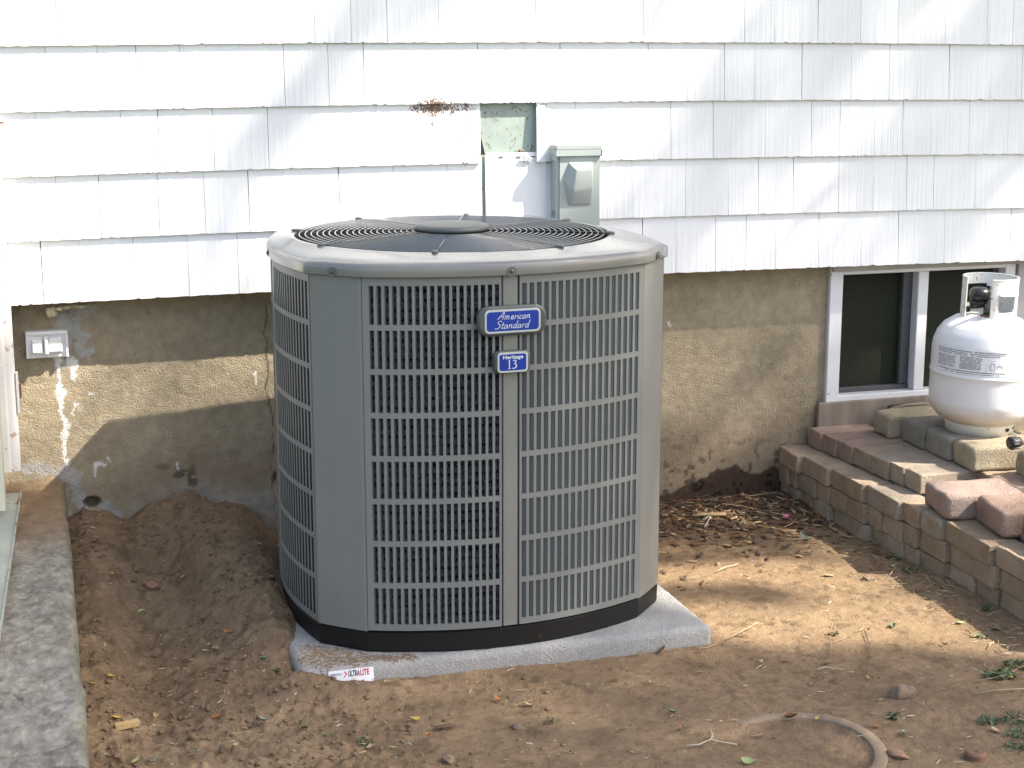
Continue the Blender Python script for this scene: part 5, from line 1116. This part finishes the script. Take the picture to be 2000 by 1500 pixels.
def openness(u, v):
    L = np.zeros_like(u)
    for (a, b, r, s, k) in GAPS:
        dx, dy = b[0]-a[0], b[1]-a[1]; t = np.clip(((u-a[0])*dx+(v-a[1])*dy)/(dx*dx+dy*dy+1e-9), 0, 1); d = np.hypot(u-a[0]-t*dx, v-a[1]-t*dy)
        L = np.maximum(L, k*(1-sstep(r-s*.5, r+s*.5, d)))
    return L
def tree():
    ctr = Vector((1.3, -.7, .5)); uc, vc_ = uv(ctr); rg = np.random.default_rng(77)
    base = ctr+SUN*12.5; side = base+e1*3.4; tx, ty = side.x+.3, side.y
    t = empty('shade_tree', 'leafy tree shading the yard, standing to the right behind the viewer', 'tree', (tx, ty, -.05))
    N_ = 120000; u = uc+rg.uniform(-3.3, 3.3, N_); v = vc_+rg.uniform(-2.9, 2.9, N_); rad = np.hypot((u-uc)/3.3, (v-vc_)/2.9); op = openness(u, v)
    edge = fbm(u*1.1, v*1.1, 3, 5)*.35
    small = .06*np.clip(fbm(u*4, v*4, 3, 15)-.55, 0, 1)*6
    dens = np.clip(-np.log(np.clip(op, .03, .999))/3.4, 0, 1); dens = np.where(op > .93, 0, dens)
    keep = (rg.random(N_) < dens*(1-small*.4)) & (rad+edge < 1.12)
    u = u[keep]; v = v[keep]; n = len(u); w = 12.5+rg.uniform(-1.3, 1.3, n)+.6*np.sin(u*2.3)*np.cos(v*1.9)
    P = u[:, None]*np.array(e1)+v[:, None]*np.array(e2)+(w+ctr.dot(SUN)-0)[:, None]*np.array(SUN)
    s = rg.uniform(.028, .055, n); d1 = rg.normal(size=(n, 3)); d1 /= np.linalg.norm(d1, axis=1)[:, None]; d2 = np.cross(d1, rg.normal(size=(n, 3))); d2 /= np.linalg.norm(d2, axis=1)[:, None]
    V = np.stack([P-d1*s[:, None], P-d2*s[:, None]*.5, P+d1*s[:, None], P+d2*s[:, None]*.5], 1).reshape(-1, 3)-np.array([tx, ty, -.05]); F = np.arange(4*n, dtype=np.int32)
    me = bpy.data.meshes.new('crown'); me.vertices.add(4*n); me.vertices.foreach_set('co', V.ravel()); me.loops.add(4*n); me.loops.foreach_set('vertex_index', F); me.polygons.add(n)
    me.polygons.foreach_set('loop_start', np.arange(0, 4*n, 4, dtype=np.int32)); me.polygons.foreach_set('loop_total', np.full(n, 4, np.int32)); me.update(calc_edges=True)
    tag(link('crown', me, crown_m, t), kind='stuff')
    m = MB(); top = Vector((base.x, base.y, base.z))-Vector((tx, ty, 0))
    far = SUN*1.4
    top = side-Vector((tx, ty, 0)); m.tube([(0, 0, 0), (.05, 0, 1.5), (.1, .05, 4), tuple(top*.8), tuple(top+far)], [.28, .22, .18, .12, .05], 12)
    for q in (-1.5, -.6, .5, 1.6): m.tube([tuple(top*.72), tuple(top+e2*q+e1*.2), tuple(top+e2*q*1.9+e1*.5+far*1.2)], [.10, .06, .02], 8); m.build('trunk', trunk_m, t, smooth=True)
tree()
sc = bpy.context.scene; sc.render.engine = 'CYCLES'; sc.cycles.max_bounces = 8
